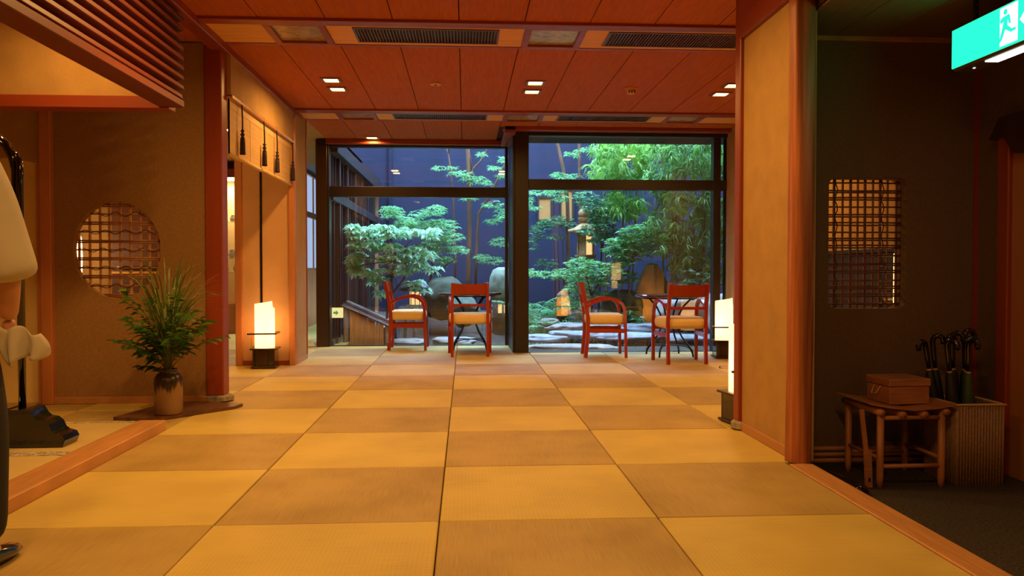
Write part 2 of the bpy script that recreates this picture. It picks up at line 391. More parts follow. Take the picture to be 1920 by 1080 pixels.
# left of the round window: post, recessed cream panel with arched head
pp = sroot('wall_left_alcove', 'ochre wall with an arched alcove at the far left', (-3.6, 6.2, 0))
B(-3.135, -3.055, 6.08, 6.26, 0, 2.5, c=.004).build('post', M_ORG, pp)
arch = [(-3.135, 2.7), (-4.6, 2.7), (-4.6, 1.70)] + [(-4.6 + 1.465 * t, 1.70 + .15 * math.sin(PI * min(1, max(0, (t - .0) / 1.0))) ** .5 if 0 < t < 1 else 1.70) for t in [k / 24 for k in range(1, 24)]] + [(-3.2, 1.80), (-3.135, 1.80)]
MB().prism([(-3.135, 2.7), (-4.6, 2.7), (-4.6, 1.8)] + [(-3.7 + .5 * k / 12, 1.80 + .035 * math.sin(PI * k / 12)) for k in range(13)] + [(-3.135, 1.79)], 'y', 6.13, 6.22).build('plaster_head', M_OCHRE, pp)
B(-4.6, -3.135, 6.19, 6.24, 0, 1.85).build('cream_panel', M_CREAM, pp)
B(-3.175, -3.135, 6.11, 6.2, 0, 1.785, c=.004).build('inner_jamb', M_ORG, pp)
B(-3.30, -3.19, 6.178, 6.19, 1.02, 1.035).build('panel_groove', M_STRIP, pp)
# shell out of view
struct('wall_far_left', B(-4.7, -4.6, -3, 13.2, -.3, 2.8), M_OCHRE, 'ochre wall at the far left of the reception')
struct('wall_back', B(-4.7, 5.1, -3.1, -3, -.3, 2.8), M_OCHRE, 'ochre wall behind the viewer')
struct('ceiling_reception', B(-4.7, -1.84, -3, 6.3, 2.71, 2.8), M_CEIL, 'plain ceiling above the reception platform')
struct('ceiling_corridor', B(-4.7, -1.70, 6.2, 13.3, 2.71, 2.8), M_OCHRE, 'plain ceiling of the side corridor')
# inner corridor behind the round window
cb = sroot('wall_corridor', 'corridor wall seen through the round opening', (-3.4, 7.7, 0))
B(-4.6, -3.29, 7.70, 7.76, 0, H).build('plaster', M_OCHRE, cb)
B(-3.29, -2.55, 7.64, 7.76, 0, H).build('wood_panel', M_LAMPP, cb)
for k in range(4): B(-3.24 + k * .145, -3.14 + k * .145, 7.625, 7.642, 1.00, 1.035).build('dark_slot', M_LACQ, cb)
B(-3.29, -2.56, 7.60, 7.645, .965, .985, c=.003).build('ledge', M_STRIP, cb)

# right: short fin wall, far post, log pillar
fin = struct('wall_right_fin', B(1.725, 1.82, 4.05, 4.88, 0, 2.45), M_OCHRE, 'short ochre plaster wall between log pillar and far post')
B(1.712, 1.726, 4.1, 4.86, 0, .055, c=.003).build('baseboard', M_ORGY, fin)
fp = sroot('trim_9', 'red cedar post at the far end of the short wall', (1.75, 4.92, 0))
B(1.700, 1.815, 4.865, 4.955, .04, H, c=.006).build('post', M_RED, fp)
MB().lathe([(.055, 0), (.078, .012), (.074, .045), (.06, .055)], 12, (1.745, 4.90, 0)).build('base_stone', M_STONE, fp)
lg = MB(); prof = []
n = 28; zs = [k * .09 for k in range(28)]
v = []
for z in zs:
    for j in range(n):
        a = 2 * PI * j / n
        r = .064 + .004 * math.sin(3 * a + z * 1.1) + .003 * math.sin(7 * a + 2 * z) + .0035 * noise.noise((math.cos(a) * 5, math.sin(a) * 5, z * 1.2))
        v.append((1.742 + r * math.cos(a) + .004 * math.sin(z * 1.7), 4.055 + r * math.sin(a), z))
f = [(i * n + j, i * n + (j + 1) % n, (i + 1) * n + (j + 1) % n, (i + 1) * n + j) for i in range(len(zs) - 1) for j in range(n)] + [tuple((len(zs) - 1) * n + j for j in range(n))]
lg.add(v, f)
struct('trim_10', lg, M_LOG, 'natural red brown log pillar at the entrance', None, True)
# entrance walls
hole = []
for (cx, cz, a0) in ((2.52, 1.49, 0), (2.145, 1.49, 90), (2.145, .82, 180), (2.52, .82, 270)):
    for k in range(5): a = R(a0 + k * 22.5); hole.append((cx + .045 * math.cos(a), cz + .045 * math.sin(a)))
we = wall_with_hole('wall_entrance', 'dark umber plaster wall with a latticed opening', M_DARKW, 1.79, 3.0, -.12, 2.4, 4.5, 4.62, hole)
struct('wall_entrance_over', B(1.79, 3.3, 4.52, 4.62, 2.38, H + .05), M_OCHRE, 'plaster above the entrance wall')
struct('wall_entrance_side', B(2.995, 3.3, 4.54, 4.62, -.3, 2.6), M_OCHRE, 'plaster return behind the entrance wall')
for k in range(3): MB().tube([(1.80, 4.488, -.105 + k * .034), (2.98, 4.488, -.105 + k * .034)], .016, 8).build('bamboo_skirting', M_BAMBX, we, True)
B(1.80, 2.98, 4.47, 4.5, 2.315, 2.352, c=.004).build('cornice', M_ORGY, we)
B(2.965, 2.99, 4.485, 4.5, -.12, 2.35).build('corner_bead', M_RED, we)
lw = sroot('window_2', 'rectangular opening with a lattice of bamboo rods', (2.33, 4.55, .77))
for k in range(10):
    x = 2.125 + k * .0465 + random.uniform(-.004, .004)
    B(x - (.006 if k % 2 else .004), x + (.006 if k % 2 else .004), 4.575, 4.587, .775, 1.535).build('lattice_bar', M_BAMBD, lw)
for k in range(16):
    z = .80 + k * .0475 + random.uniform(-.006, .006)
    for dz in ((-.006, .006) if k % 3 else (0,)):
        MB().tube([(2.098, 4.565, z + dz), (2.33, 4.563, z + dz + random.uniform(-.004, .004)), (2.567, 4.565, z + dz)], .0048, 6).build('lattice_rod', M_BAMBD, lw, True)
vine = MB()
for x in (2.17, 2.45): vine.tube([(x + .008 * math.sin(k * 1.7), 4.555 + .004 * math.cos(k * 2.1), .78 + k * .03) for k in range(26)], .0035, 5)
vine.build('vine_tie', M_LAMPW, lw, True)
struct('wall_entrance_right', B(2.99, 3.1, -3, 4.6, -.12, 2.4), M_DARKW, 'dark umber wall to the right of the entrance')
struct('ceiling_entrance', B(1.80, 3.1, -3, 4.62, 2.352, 2.42), M_JOINT, 'low boarded ceiling of the entrance')
ec = [o for o in COL.objects if o.name == 'ceiling_entrance'][0]
M_ECEIL = mat('entrance_ceiling_board', (.20, .12, .06), .6, .15, 5, (14, 1, 1))
for k in range(4): B(1.81 + k * .3 + .003, 1.81 + (k + 1) * .3 - .003, -3, 4.5, 2.340, 2.353).build('ceiling_board', M_ECEIL, ec)
dr = sroot('door_1', 'red framed doorway with a dark chamfered lintel at the right edge', (2.99, 4.2, -.12))
B(2.93, 2.99, 4.15, 4.24, -.12, 1.73, c=.005).build('jamb', M_RED, dr)
MB().prism([(4.275, 1.72), (4.19, 1.83), (3.2, 1.83), (3.2, 1.60), (4.08, 1.62), (4.15, 1.72)], 'x', 2.90, 2.99).build('lintel', M_LAMPW, dr)
B(2.955, 2.989, 3.2, 4.152, -.12, 1.71).build('door_leaf', M_ORG, dr)
# right room wall and what stands before it
struct('wall_right', B(3.2, 3.3, 4.6, 9.75, -.3, H + .02), M_OCHRE, 'ochre plaster wall at the right of the lounge')

# ------------------------------------------------------------------ garden windows
w3 = sroot('window_3', 'left garden window in a dark frame', (-.6, 10.6, 0))
B(-1.935, -1.765, 10.50, 10.68, -.02, 2.70, c=.004).build('frame_post', M_BLKW, w3)
B(-1.935, -1.79, 10.488, 10.502, -.0, 2.62, c=.004).build('post_facing', M_BRZ, w3)
B(-1.765, .56, 10.56, 10.66, 1.962, 2.098, c=.004).build('transom', M_BLKW, w3)
B(-1.765, .56, 10.55, 10.66, 2.612, 2.72, c=.004).build('head', M_BLKW, w3)
B(-1.765, .56, 10.56, 10.66, -.03, .006, c=.003).build('sill', M_BLKW, w3)
B(.53, .57, 10.55, 10.66, 0, 2.7).build('frame_post', M_BLKW, w3)
B(-1.765, .53, 10.606, 10.614, .006, 1.962).build('pane', M_GLASS, w3)
B(-1.765, .53, 10.606, 10.614, 2.098, 2.612).build('pane', M_GLASS, w3)
w4 = sroot('window_4', 'right garden window in a dark frame', (2.0, 9.65, 0))
B(.60, .765, 9.58, 10.68, 0, 2.72, c=.005).build('corner_post', M_BLKW, w4)
B(.575, .605, 9.62, 10.6, 0, 2.7).build('return_frame', M_BLKW, w4)
B(.765, 3.2, 9.60, 9.71, 1.975, 2.097, c=.004).build('transom', M_BLKW, w4)
B(.765, 3.2, 9.58, 9.71, 2.617, 2.72, c=.004).build('head', M_BLKW, w4)
B(.765, 3.2, 9.60, 9.71, -.04, .004, c=.003).build('sill', M_BLKW, w4)
B(3.03, 3.12, 9.59, 9.71, 0, 2.7, c=.004).build('mullion', M_BLKW, w4)
for (a, b) in ((.765, 3.03), (3.12, 3.2)):
    B(a, b, 9.646, 9.654, .004, 1.975).build('pane', M_GLASS, w4); B(a, b, 9.646, 9.654, 2.097, 2.617).build('pane', M_GLASS, w4)
struct('wall_window_right', B(3.2, 5.6, 9.62, 9.75, -.2, 2.9), M_DARKW, 'outer wall right of the garden window')
struct('wall_over_windows', B(-3.2, 5.6, 10.70, 10.80, 2.72, 6.8), M_DARKW, 'outer wall above the garden windows')
struct('wall_over_window_right', B(.6, 5.6, 9.66, 10.75, 2.72, 2.9), M_DARKW, 'outer ledge above the right garden window')

# ------------------------------------------------------------------ ceiling fixtures
def area(name, loc, sx, sy, w, col=WARM, spread=168, rot=(0, 0, 0), parent=None):
    d = bpy.data.lights.new(name, 'AREA'); d.shape = 'RECTANGLE'; d.size = sx; d.size_y = sy; d.energy = w; d.color = col; d.spread = R(spread)
    o = bpy.data.objects.new(name, d); COL.objects.link(o); o.location = loc; o.rotation_euler = rot
    if parent: o.parent = parent; o.matrix_parent_inverse = Matrix.Translation(parent.location).inverted()
    return o
def downlight(x, y, label, z=H, w=DL_W, group=None, spread=168):
    t = thing('recessed_downlight', label, 'downlight', (x, y, z - .012), 0, group)
    mb = MB(); a = .088; b = .062
    for (x0, x1, y0, y1) in ((-a, a, -a, -b), (-a, a, b, a), (-a, -b, -b, b), (b, a, -b, b)): mb.box(x + x0, x + x1, y + y0, y + y1, z - .012, z + .001)
    mb.build('rim', M_TIN, t)
    B(x - b, x + b, y - b, y + b, z - .004, z + .002).build('lamp_glass', M_BULB, t)
    area('downlight_beam', (x, y, z - .02), .11, .11, w, WARM, spread, (0, 0, 0), t)
    return t
DLX = ((-1.19, 'left'), (.636, 'middle'), (2.46, 'right'))
for x, nm in DLX:
    downlight(x, 7.23, 'square ceiling downlight, nearer one of the %s pair' % nm)
    downlight(x, 7.585, 'square ceiling downlight, farther one of the %s pair' % nm)
downlight(-1.19, 10.33, 'single square ceiling downlight just before the left garden window', w=DL_W * .9)
for x in (-1.19, .636):
    for y in (4.19, 4.545, 1.15, 1.5, -1.9):
        downlight(x, y, 'square ceiling downlight above the front of the hall', w=DL_W * (1.15 if y > 4 else .9), group='downlights over the front of the hall')
# framed glass panels and air grilles in the strips
for (yb, yc, row) in ((5.579, 6.093, 'near'), (8.665, 9.118, 'far')):
    for (a, b), nm in zip(FR, ('left', 'middle', 'right')):
        if row == 'near' and nm == 'right': continue
        t = thing('ceiling_glass_frame', 'wood framed glass panel, %s one in the %s ceiling strip' % (nm, row), 'ceiling panel', ((a + b) / 2, (yb + yc) / 2, H - .02))
        mb = MB(); w = .05
        for (x0, x1, y0, y1) in ((a, b, yb, yb + w), (a, b, yc - w, yc), (a, a + w, yb + w, yc - w), (b - w, b, yb + w, yc - w)): mb.box(x0, x1, y0, y1, H - .014, 2.716, c=.003)
        mb.build('frame', M_RED, t)
        B(a + w, b - w, yb + w, yc - w, H + .006, H + .012).build('glass', M_FROST, t)
    for (a, b), nm in zip(GRL, ('left', 'right')):
        t = thing('air_grille', 'long dark slatted air grille, %s one in the %s ceiling strip' % (nm, row), 'air grille', ((a + b) / 2, (yb + yc) / 2, H - .02))
        y0, y1 = yb + .09, yc - .075
        B(a, b, y0, y1, H + .012, 2.717).build('backing', M_GRILLE, t)
        mb = MB(); w = .018
        for q in ((a, b, y0, y0 + w), (a, b, y1 - w, y1), (a, a + w, y0 + w, y1 - w), (b - w, b, y0 + w, y1 - w)): mb.box(*q, H - .008, 2.716)
        mb.build('rim', M_GSLAT, t)
        me = B(-.0035, .0035, y0 + w, y1 - w, H - .004, H + .014).mesh('slat', M_GSLAT)
        n = 44
        if row == 'near':
            for k in range(n):
                s = link('slat', me, t); s.location.x = a + w + (k + .5) * (b - a - 2 * w) / n
        else:
            mb = MB()
            for k in range(n): x = a + w + (k + .5) * (b - a - 2 * w) / n; mb.box(x - .0035, x + .0035, y0 + w, y1 - w, H - .004, H + .014)
            tag(mb.build('slats', M_GSLAT, t), kind='stuff')
t = thing('sprinkler_cover', 'round flush sprinkler plate on the ceiling', 'sprinkler', (-.266, 7.336, H - .01))
MB().lathe([(.045, -.012), (.052, -.008), (.052, .001)], 20, (-.266, 7.336, H)).build('plate', M_CAP, t, True)
MB().lathe([(.012, -.020), (.018, -.012)], 10, (-.266, 7.336, H)).build('nozzle', M_TIN, t, True)
t = thing('smoke_detector', 'small round smoke detector on the ceiling', 'detector', (1.548, 7.40, H - .06))
MB().lathe([(.055, -.015), (.058, 0)], 20, (1.548, 7.40, H)).build('base', M_CAP, t, True)
MB().lathe([(.012, -.062), (.034, -.055), (.040, -.03), (.048, -.015)], 18, (1.548, 7.40, H)).build('sensor', M_CAP, t, True)
for q in range(3): MB().box(1.548 - .03 + q * .025, 1.548 - .02 + q * .025, 7.355, 7.362, H - .05, H - .03).build('vent_slot', M_GRILLE, t)

# ------------------------------------------------------------------ louvred canopy over the reception
cn = thing('louvred_canopy', 'red cedar canopy of stacked louvre slats over the reception platform', 'canopy', (-1.83, 3, 2.035))
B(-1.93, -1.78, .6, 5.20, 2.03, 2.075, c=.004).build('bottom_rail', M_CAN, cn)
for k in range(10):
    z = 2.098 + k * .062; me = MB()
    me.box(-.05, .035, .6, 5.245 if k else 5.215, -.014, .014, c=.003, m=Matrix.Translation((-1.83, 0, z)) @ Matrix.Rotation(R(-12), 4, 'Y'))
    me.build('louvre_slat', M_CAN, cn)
B(-1.94, -1.89, .6, 5.18, 2.075, 2.70).build('backing_board', M_RED, cn)
hw = struct('wall_reception_hanging', B(-4.6, -1.90, 5.2, 5.27, 2.09, 2.71), M_OCHRE, 'ochre hanging wall above the reception platform')
B(-4.6, -1.87, 5.17, 5.30, 2.018, 2.098, c=.005).build('bottom_beam', M_REDX, hw)
downlight(-2.35, 4.62, 'square downlight above the reception platform', z=2.70, w=DL_W * 1.1)
# more of the same lamps where the reception goes on beyond the left of the frame
downlight(-3.3, 2.0, 'square downlight at the back of the reception', z=2.70, w=DL_W * .7)

# ------------------------------------------------------------------ reed blinds with tassels
for (y0, y1, nm) in ((6.28, 7.405, 'nearer'), (7.415, 8.47, 'farther')):
    t = thing('reed_blind', '%s rolled reed blind under the left ceiling edge' % nm, 'blind', (WL - .03, (y0 + y1) / 2, 1.885))
    x = WL - .02
    B(x - .012, x, y0, y1, 1.90, 2.32).build('reed_screen', M_BLIND, t)
    B(x - .013, x + .003, y0, y1, 2.255, 2.322).build('top_border', M_BLINDB, t)
    mid = (y0 + y1) / 2 + .02
    for q in (y0, mid, y1 - .03): B(x - .013, x + .003, q, q + .03, 1.90, 2.256).build('cloth_band', M_BLINDB, t)
    MB().tube([(x - .004, y0, 1.892), (x - .004, y1, 1.892)], .017, 10).build('bottom_roll', M_BLINDB, t, True)
for k, y in enumerate((6.52, 7.22, 7.70, 8.385)):
    t = thing('blind_tassel', ('dark silk tassel on the reed blinds, nearest of four', 'dark silk tassel on the reed blinds, second from the pillar', 'dark silk tassel on the reed blinds, third from the pillar', 'dark silk tassel on the reed blinds, farthest of four')[k], 'tassel', (WL + .012, y, 1.93), 0, 'tassels on the reed blinds')
    x = WL + .012
    MB().tube([(x - .006, y, 2.35), (x, y, 2.22), (x, y + .002, 2.08)], .006, 6).build('cord', M_TASSEL, t, True)
    MB().lathe([(.004, 2.13), (.016, 2.115), (.008, 2.098), (.019, 2.085), (.010, 2.068), (.017, 2.058), (.02, 2.045)], 10, (x, y, 0)).build('knot', M_TASSEL, t, True)
    MB().lathe([(.019, 2.05), (.021, 2.02), (.023, 1.94), (.024, 1.925)], 10, (x, y, 0)).build('fringe', M_TASSEL, t, True)

# ------------------------------------------------------------------ floor lamps
M_PAPER = papermat('lamp_paper', (1, .60, .24), 1.7)
def paper_lamp(loc, rz, label, w=9, slant=1, paper=None):
    t = thing('paper_floor_lamp', label, 'lamp', (0, 0, 0))
    s = .125
    B(-s, s, -s, s, .006, .022, c=.003).build('base_plate', M_LAMPW, t)
    for (a, b) in ((-.10, -.10), (.10, -.10), (-.10, .10), (.10, .10)): B(a - .009, a + .009, b - .009, b + .009, 0, .19, c=.002).build('leg', M_LAMPW, t)
    B(-.108, .108, -.085, .108, .02, .19).build('ballast_box', M_LACQ, t)
    B(-.065, .04, -.096, -.084, .022, .188, c=.002).build('carved_panel', M_LAMPW, t)
    B(-s - .01, s + .01, -s, s, .190, .205, c=.003).build('top_plate', M_LAMPW, t)
    mb = MB(); q = .118
    mb.box(-q - .04, q + .008, -q - .008, -q + .008, .345, .361, c=.002); mb.box(q - .008, q + .008, -q, q + .03, .345, .361, c=.002); mb.box(-q, q, q - .008, q + .008, .345, .361, c=.002)
    mb.build('guard_rail', M_LAMPW, t)
    # spiral sheet of paper, its top edge cut on a slant
    v = []; n = 40; f = []
    for k in range(n + 1):
        u = k / n; a = R(-60) + u * 2 * PI * 1.12 * -1; r = .108 - .020 * u
        zt = .685 - .09 * abs(((u * 1.12 + .08) % 1) - .0) if slant else .68
        v += [(r * math.cos(a), r * math.sin(a), .206), (r * math.cos(a), r * math.sin(a), .44), (r * math.cos(a), r * math.sin(a), zt)]
    for k in range(n):
        for q2 in range(2): f.append((3 * k + q2, 3 * k + 3 + q2, 3 * k + 4 + q2, 3 * k + 1 + q2))
    me = MB().add(v, f).mesh('paper_shade', paper or M_PAPER, True); sh = link('paper_shade', me, t)
    md = sh.modifiers.new('thickness', 'SOLIDIFY'); md.thickness = .0012
    if loc[0] < 0: MB().tube([(-.11, .1, .19), (-.14, .11, .165), (-.15, .12, .12), (-.148, .125, .08), (-.135, .13, .05), (-.09, .10, .025)], .004, 6).build('cable', M_LACQ, t, True)
    d = bpy.data.lights.new('lamp_bulb', 'POINT'); d.energy = w; d.color = WARM; d.shadow_soft_size = .035
    o = bpy.data.objects.new('lamp_bulb', d); COL.objects.link(o); o.location = (0, 0, .36); o.parent = t
    t.location = loc; t.rotation_euler = (0, 0, rz); return t
paper_lamp((-2.05, 8.30, 0), R(4), 'curled paper floor lamp on dark wood before the left wall panel')
paper_lamp((2.955, 8.93, 0), R(-5), 'curled paper floor lamp on dark wood beside the right garden window')
paper_lamp((1.825, 5.10, 0), R(10), 'curled paper floor lamp half hidden behind the short right wall')
# chest and lamp glimpsed through the entrance lattice
t = thing('wooden_chest', 'dark wooden chest seen through the entrance lattice', 'chest', (3.0, 5.9, 0))
B(2.82, 3.19, 5.02, 6.8, .04, 1.12, c=.006).build('body', M_CHEST, t)
for k in range(3): B(2.808, 2.822, 5.04, 6.78, .08 + k * .345, .40 + k * .345, c=.003).build('drawer', M_CHEST, t)
B(2.80, 3.195, 5.0, 6.82, 1.12, 1.15, c=.004).build('top', M_CHEST, t)
for q in ((2.85, 5.06), (3.14, 5.06), (2.85, 6.76), (3.14, 6.76)): B(q[0] - .03, q[0] + .03, q[1] - .03, q[1] + .03, 0, .045).build('foot', M_CHEST, t)
t = thing('side_stand', 'low wooden stand beneath a paper lamp behind the lattice', 'stand', (2.85, 4.82, 0))
B(2.66, 2.96, 4.68, 4.97, .43, .46, c=.004).build('top', M_LAMPW, t)
for q in ((2.69, 4.70), (2.93, 4.70), (2.69, 4.95), (2.93, 4.95)): B(q[0] - .015, q[0] + .015, q[1] - .015, q[1] + .015, 0, .43).build('leg', M_LAMPW, t)
paper_lamp((2.785, 4.825, .46), 0, 'paper lamp glimpsed as a bright strip through the entrance lattice', w=.4, paper=papermat('dim_lamp_paper', (1, .56, .2), 1.8))

# ------------------------------------------------------------------ chairs and tables
def make_chair():
    t = thing('armchair', 'chair', 'chair')
    for s in (-1, 1):
        MB().bar([(s * .205, -.225, 0), (s * .205, -.20, .25), (s * .205, -.20, .46), (s * .202, -.225, .62), (s * .20, -.275, .855)], .032, .042, (0, 1, 0)).build('back_leg', M_CHAIR, t)
        pts = [(s * .205, -.215, .575), (s * .215, -.13, .632), (s * .225, -.03, .664), (s * .232, .06, .672), (s * .238, .135, .655), (s * .241, .19, .61), (s * .243, .215, .545), (s * .244, .222, .46), (s * .245, .226, .25), (s * .245, .232, 0)]
        MB().bar(pts, .034, .032, (0, 0, 1)).build('arm_and_front_leg', M_CHAIR, t)
        MB().bar([(s * .205, -.20, .305), (s * .243, .22, .305)], .022, .045, (0, 0, 1)).build('side_rail', M_CHAIR, t)
    # back board, dished, with a shallow curved top
    v = []; f = []; n = 12
    for k in range(n + 1):
        u = -1 + 2 * k / n; x = u * .19; bow = -.022 * (1 - u * u); zt = .848 - .010 * (1 - u * u); zb = .715 + .006 * (1 - u * u)
        yt = -.272 + bow; yb = -.243 + bow
        v += [(x, yb - .009, zb), (x, yt - .009, zt), (x, yt + .009, zt), (x, yb + .009, zb)]
    for k in range(n):
        for q in range(4): f.append((4 * k + q, 4 * k + (q + 1) % 4, 4 * k + 4 + (q + 1) % 4, 4 * k + 4 + q))
    f += [(0, 1, 2, 3), (4 * n, 4 * n + 1, 4 * n + 2, 4 * n + 3)]
    MB().add(v, f).build('back_board', M_CHAIR, t)
    MB().bar([(-.19, -.222, .595), (0, -.235, .595), (.19, -.222, .595)], .016, .03, (0, 0, 1)).build('back_rail', M_CHAIR, t)
    MB().bar([(-.24, .215, .375), (.24, .215, .375)], .02, .05, (0, 0, 1)).build('front_rail', M_CHAIR, t)
    # cushioned seat with rounded corners and crown
    v = []; f = []; n = 40; rings = ((.88, .375), (.97, .385), (1.0, .415), (1.0, .452), (.97, .478), (.86, .492), (.5, .499), (.02, .50))
    for (sc, z) in rings:
        for k in range(n):
            a = 2 * PI * k / n; ca, sa = math.cos(a), math.sin(a); e = .36
            x = (abs(ca) ** e) * (1 if ca >= 0 else -1) * .243; y = (abs(sa) ** e) * (1 if sa >= 0 else -1) * .222
            x *= 1 + .06 * (y / .22)
            v.append((x * sc, y * sc + .008, z))
    for i in range(len(rings) - 1):
        for k in range(n): f.append((i * n + k, i * n + (k + 1) % n, (i + 1) * n + (k + 1) % n, (i + 1) * n + k))
    f += [tuple(range(n)), tuple((len(rings) - 1) * n + k for k in range(n))]
    MB().add(v, f).build('seat_cushion', M_SEAT, t, True)
    return t
ch0 = make_chair()
spots = ((-.725, 10.17, -90, 'red wooden armchair seen side-on, leftmost by the left garden window'),
         (.055, 9.39, 0, 'red wooden armchair with its back to the viewer at the left table'),
         (1.61, 9.22, -93, 'red wooden armchair turned sideways left of the right table'),
         (2.34, 8.52, 2, 'red wooden armchair with its back to the viewer at the right table'))
for k, (x, y, a, lb) in enumerate(spots):
    o = ch0 if k == 0 else copy_tree(ch0)
    o.location = (x, y, 0.001); o.rotation_euler = (0, 0, R(a)); tag(o, lb, 'chair', 'red armchairs by the garden windows')
def make_table():
    t = thing('round_table', 'table', 'table')
    MB().lathe([(.385, .685), (.40, .692), (.40, .708), (.39, .716)], 40).build('table_top', M_TTOP, t)
    MB().lathe([(.30, .668), (.32, .668), (.32, .686), (.30, .686)], 28).build('top_ring', M_IRON, t)
    for k in range(4):
        a = R(45 + 90 * k); c, s = math.cos(a), math.sin(a)
        pr = [(.31, .675), (.25, .66), (.17, .58), (.115, .48), (.095, .40), (.10, .33), (.15, .23), (.23, .13), (.28, .07), (.292, 0)]
        MB().tube([(r * c, r * s, z) for r, z in pr], .011, 8).build('leg', M_IRON, t, True)
        MB().tube([((.30 - .02 * q) * c, (.30 - .02 * q) * s, .66) for q in range(2)], .005, 6).build('leg_tip', M_IRON, t, True)
        p2 = [(.285, .03), (.255, .09), (.20, .118), (.10, .125), (.0, .126)]
        MB().tube([(r * c, r * s, z) for r, z in p2], .007, 6).build('foot_brace', M_IRON, t, True)
    MB().box(-.085, .085, -.085, .085, .395, .41, c=.003).build('waist_plate', M_IRON, t)
    return t
tb = make_table(); tb.location = (.06, 10.10, 0); tb.rotation_euler = (0, 0, 0)
tag(tb, 'round dark topped table with curved iron legs at the left window', 'table', 'iron legged tables by the windows')
t2 = copy_tree(tb); t2.location = (2.385, 9.18, 0); t2.rotation_euler = (0, 0, R(8))
tag(t2, 'round dark topped table with curved iron legs at the right window', 'table')

# ------------------------------------------------------------------ reception platform
pf = thing('raised_platform', 'low tatami platform with a wooden edge beam at the left', 'platform', (-3.2, 3.3, 0))
B(-4.6, -1.885, .6, 5.085, 0, .045).build('base', M_THRESH, pf)
B(-2.035, -1.871, .6, 5.09, -.02, .062, c=.006).build('edge_beam', M_THRESH, pf)
M_PT = tatami('platform_tatami', (.66, .50, .22), (.54, .40, .17), 'x')
M_HERI = mat('patterned_border', (.18, .15, .10), .8, 0, 60, col2=(.62, .56, .42), detail=1)
for (a, b) in ((4.235, 5.02), (3.30, 4.14), (2.36, 3.2), (1.42, 2.26), (.62, 1.32)):
    B(-4.6, -2.037, a, b, .045, .060).build('platform_mat', M_PT, pf)
for a in (5.022, 4.142, 3.202, 2.262, 1.322):
    B(-4.6, -2.037, a, a + .046, .045, .061).build('mat_border', M_HERI, pf)
    if a < 5: B(-4.6, -2.037, a + .048, a + .092, .045, .061).build('mat_border', M_HERI, pf)
# black lacquer stand
st = thing('lacquer_stand', 'glossy black lacquer stand with stepped foot on the platform', 'stand', (-2.375, 4.42, .06))
half = [(0, .20), (.03, .20), (.045, .205), (.075, .20), (.095, .165), (.115, .145), (.15, .14), (.175, .12), (.19, .085), (.21, .07), (.245, .06), (.258, .035), (.245, .0)]
poly = [(-2.375 + a, .062 + b) for a, b in half] + [(-2.375 - a, .062 + b) for a, b in half[::-1]]
MB().prism(poly, 'y', 4.33, 4.49).build('stepped_foot', M_LACQ, st)
B(-2.62, -2.13, 4.345, 4.475, .0605, .085, c=.006).build('foot_plate', M_LACQ, st)
MB().tube([(-2.375, 4.41, .25), (-2.375, 4.41, 1.45), (-2.372, 4.41, 1.56), (-2.385, 4.41, 1.61), (-2.41, 4.41, 1.635)], [.019, .019, .019, .017, .012], 12).build('post', M_LACQ, st, True)
MB().tube([(-2.408, 4.41, 1.15), (-2.405, 4.41, 1.40), (-2.402, 4.41, 1.53), (-2.41, 4.41, 1.60), (-2.435, 4.41, 1.66), (-2.48, 4.41, 1.70), (-2.56, 4.41, 1.71), (-2.66, 4.41, 1.66), (-2.70, 4.41, 1.55), (-2.70, 4.41, 1.15)], [.008, .010, .013, .020, .026, .027, .027, .022, .014, .010], 12).build('arched_hoop', M_LACQ, st, True)
MB().tube([(-2.70, 4.41, 1.2), (-2.64, 4.41, 1.1), (-2.50, 4.41, 1.05), (-2.39, 4.41, 1.05)], .012, 8).build('lower_stay', M_LACQ, st, True)

# ------------------------------------------------------------------ vase of grasses on a plank
bd = MB().prism([(-2.34, 5.43), (-2.05, 5.36), (-1.66, 5.80), (-1.63, 5.93), (-2.02, 6.06), (-2.22, 5.92)], 'z', 0.001, .022)
tag(bd.build('display_plank', mat('plank_dark', (.13, .055, .025), .4, .3, 6, (3, 1, 1))), 'dark slanting wooden plank under the vase', 'plank')
VX, VY = -2.02, 5.54
va = thing('glazed_vase', 'stoneware jar with dark drips over a pale glaze holding grasses', 'vase', (VX, VY, .022))
M_VASE = bpy.data.materials.new('drip_glaze'); M_VASE.use_nodes = True
_n = M_VASE.node_tree; _b = _n.nodes['Principled BSDF']; _b.inputs['Roughness'].default_value = .3
_tc = _n.nodes.new('ShaderNodeTexCoord'); _sp = _n.nodes.new('ShaderNodeSeparateXYZ'); _n.links.new(_tc.outputs['Object'], _sp.inputs[0])
_mp = _n.nodes.new('ShaderNodeMapping'); _mp.inputs['Scale'].default_value = (26, 26, 2.5); _n.links.new(_tc.outputs['Object'], _mp.inputs[0])
_nz = _n.nodes.new('ShaderNodeTexNoise'); _nz.inputs['Scale'].default_value = 1; _n.links.new(_mp.outputs[0], _nz.inputs[0])
_ma = _n.nodes.new('ShaderNodeMath'); _ma.operation = 'MULTIPLY_ADD'; _n.links.new(_nz.outputs[0], _ma.inputs[0]); _ma.inputs[1].default_value = .30; _n.links.new(_sp.outputs[2], _ma.inputs[2])
_cr = _n.nodes.new('ShaderNodeValToRGB'); _cr.color_ramp.elements[0].position = .33; _cr.color_ramp.elements[1].position = .37
_cr.color_ramp.elements[0].color = (.34, .20, .11, 1); _cr.color_ramp.elements[1].color = (.035, .018, .012, 1)
_n.links.new(_ma.outputs[0], _cr.inputs[0]); _n.links.new(_cr.outputs[0], _b.inputs['Base Color'])
MB().lathe([(.085, .022), (.092, .03), (.093, .24), (.090, .268), (.072, .295), (.058, .302), (.056, .318), (.062, .328), (.052, .328), (.046, .30), (.01, .29)], 28, (VX, VY, 0)).build('jar', M_VASE, va, True)
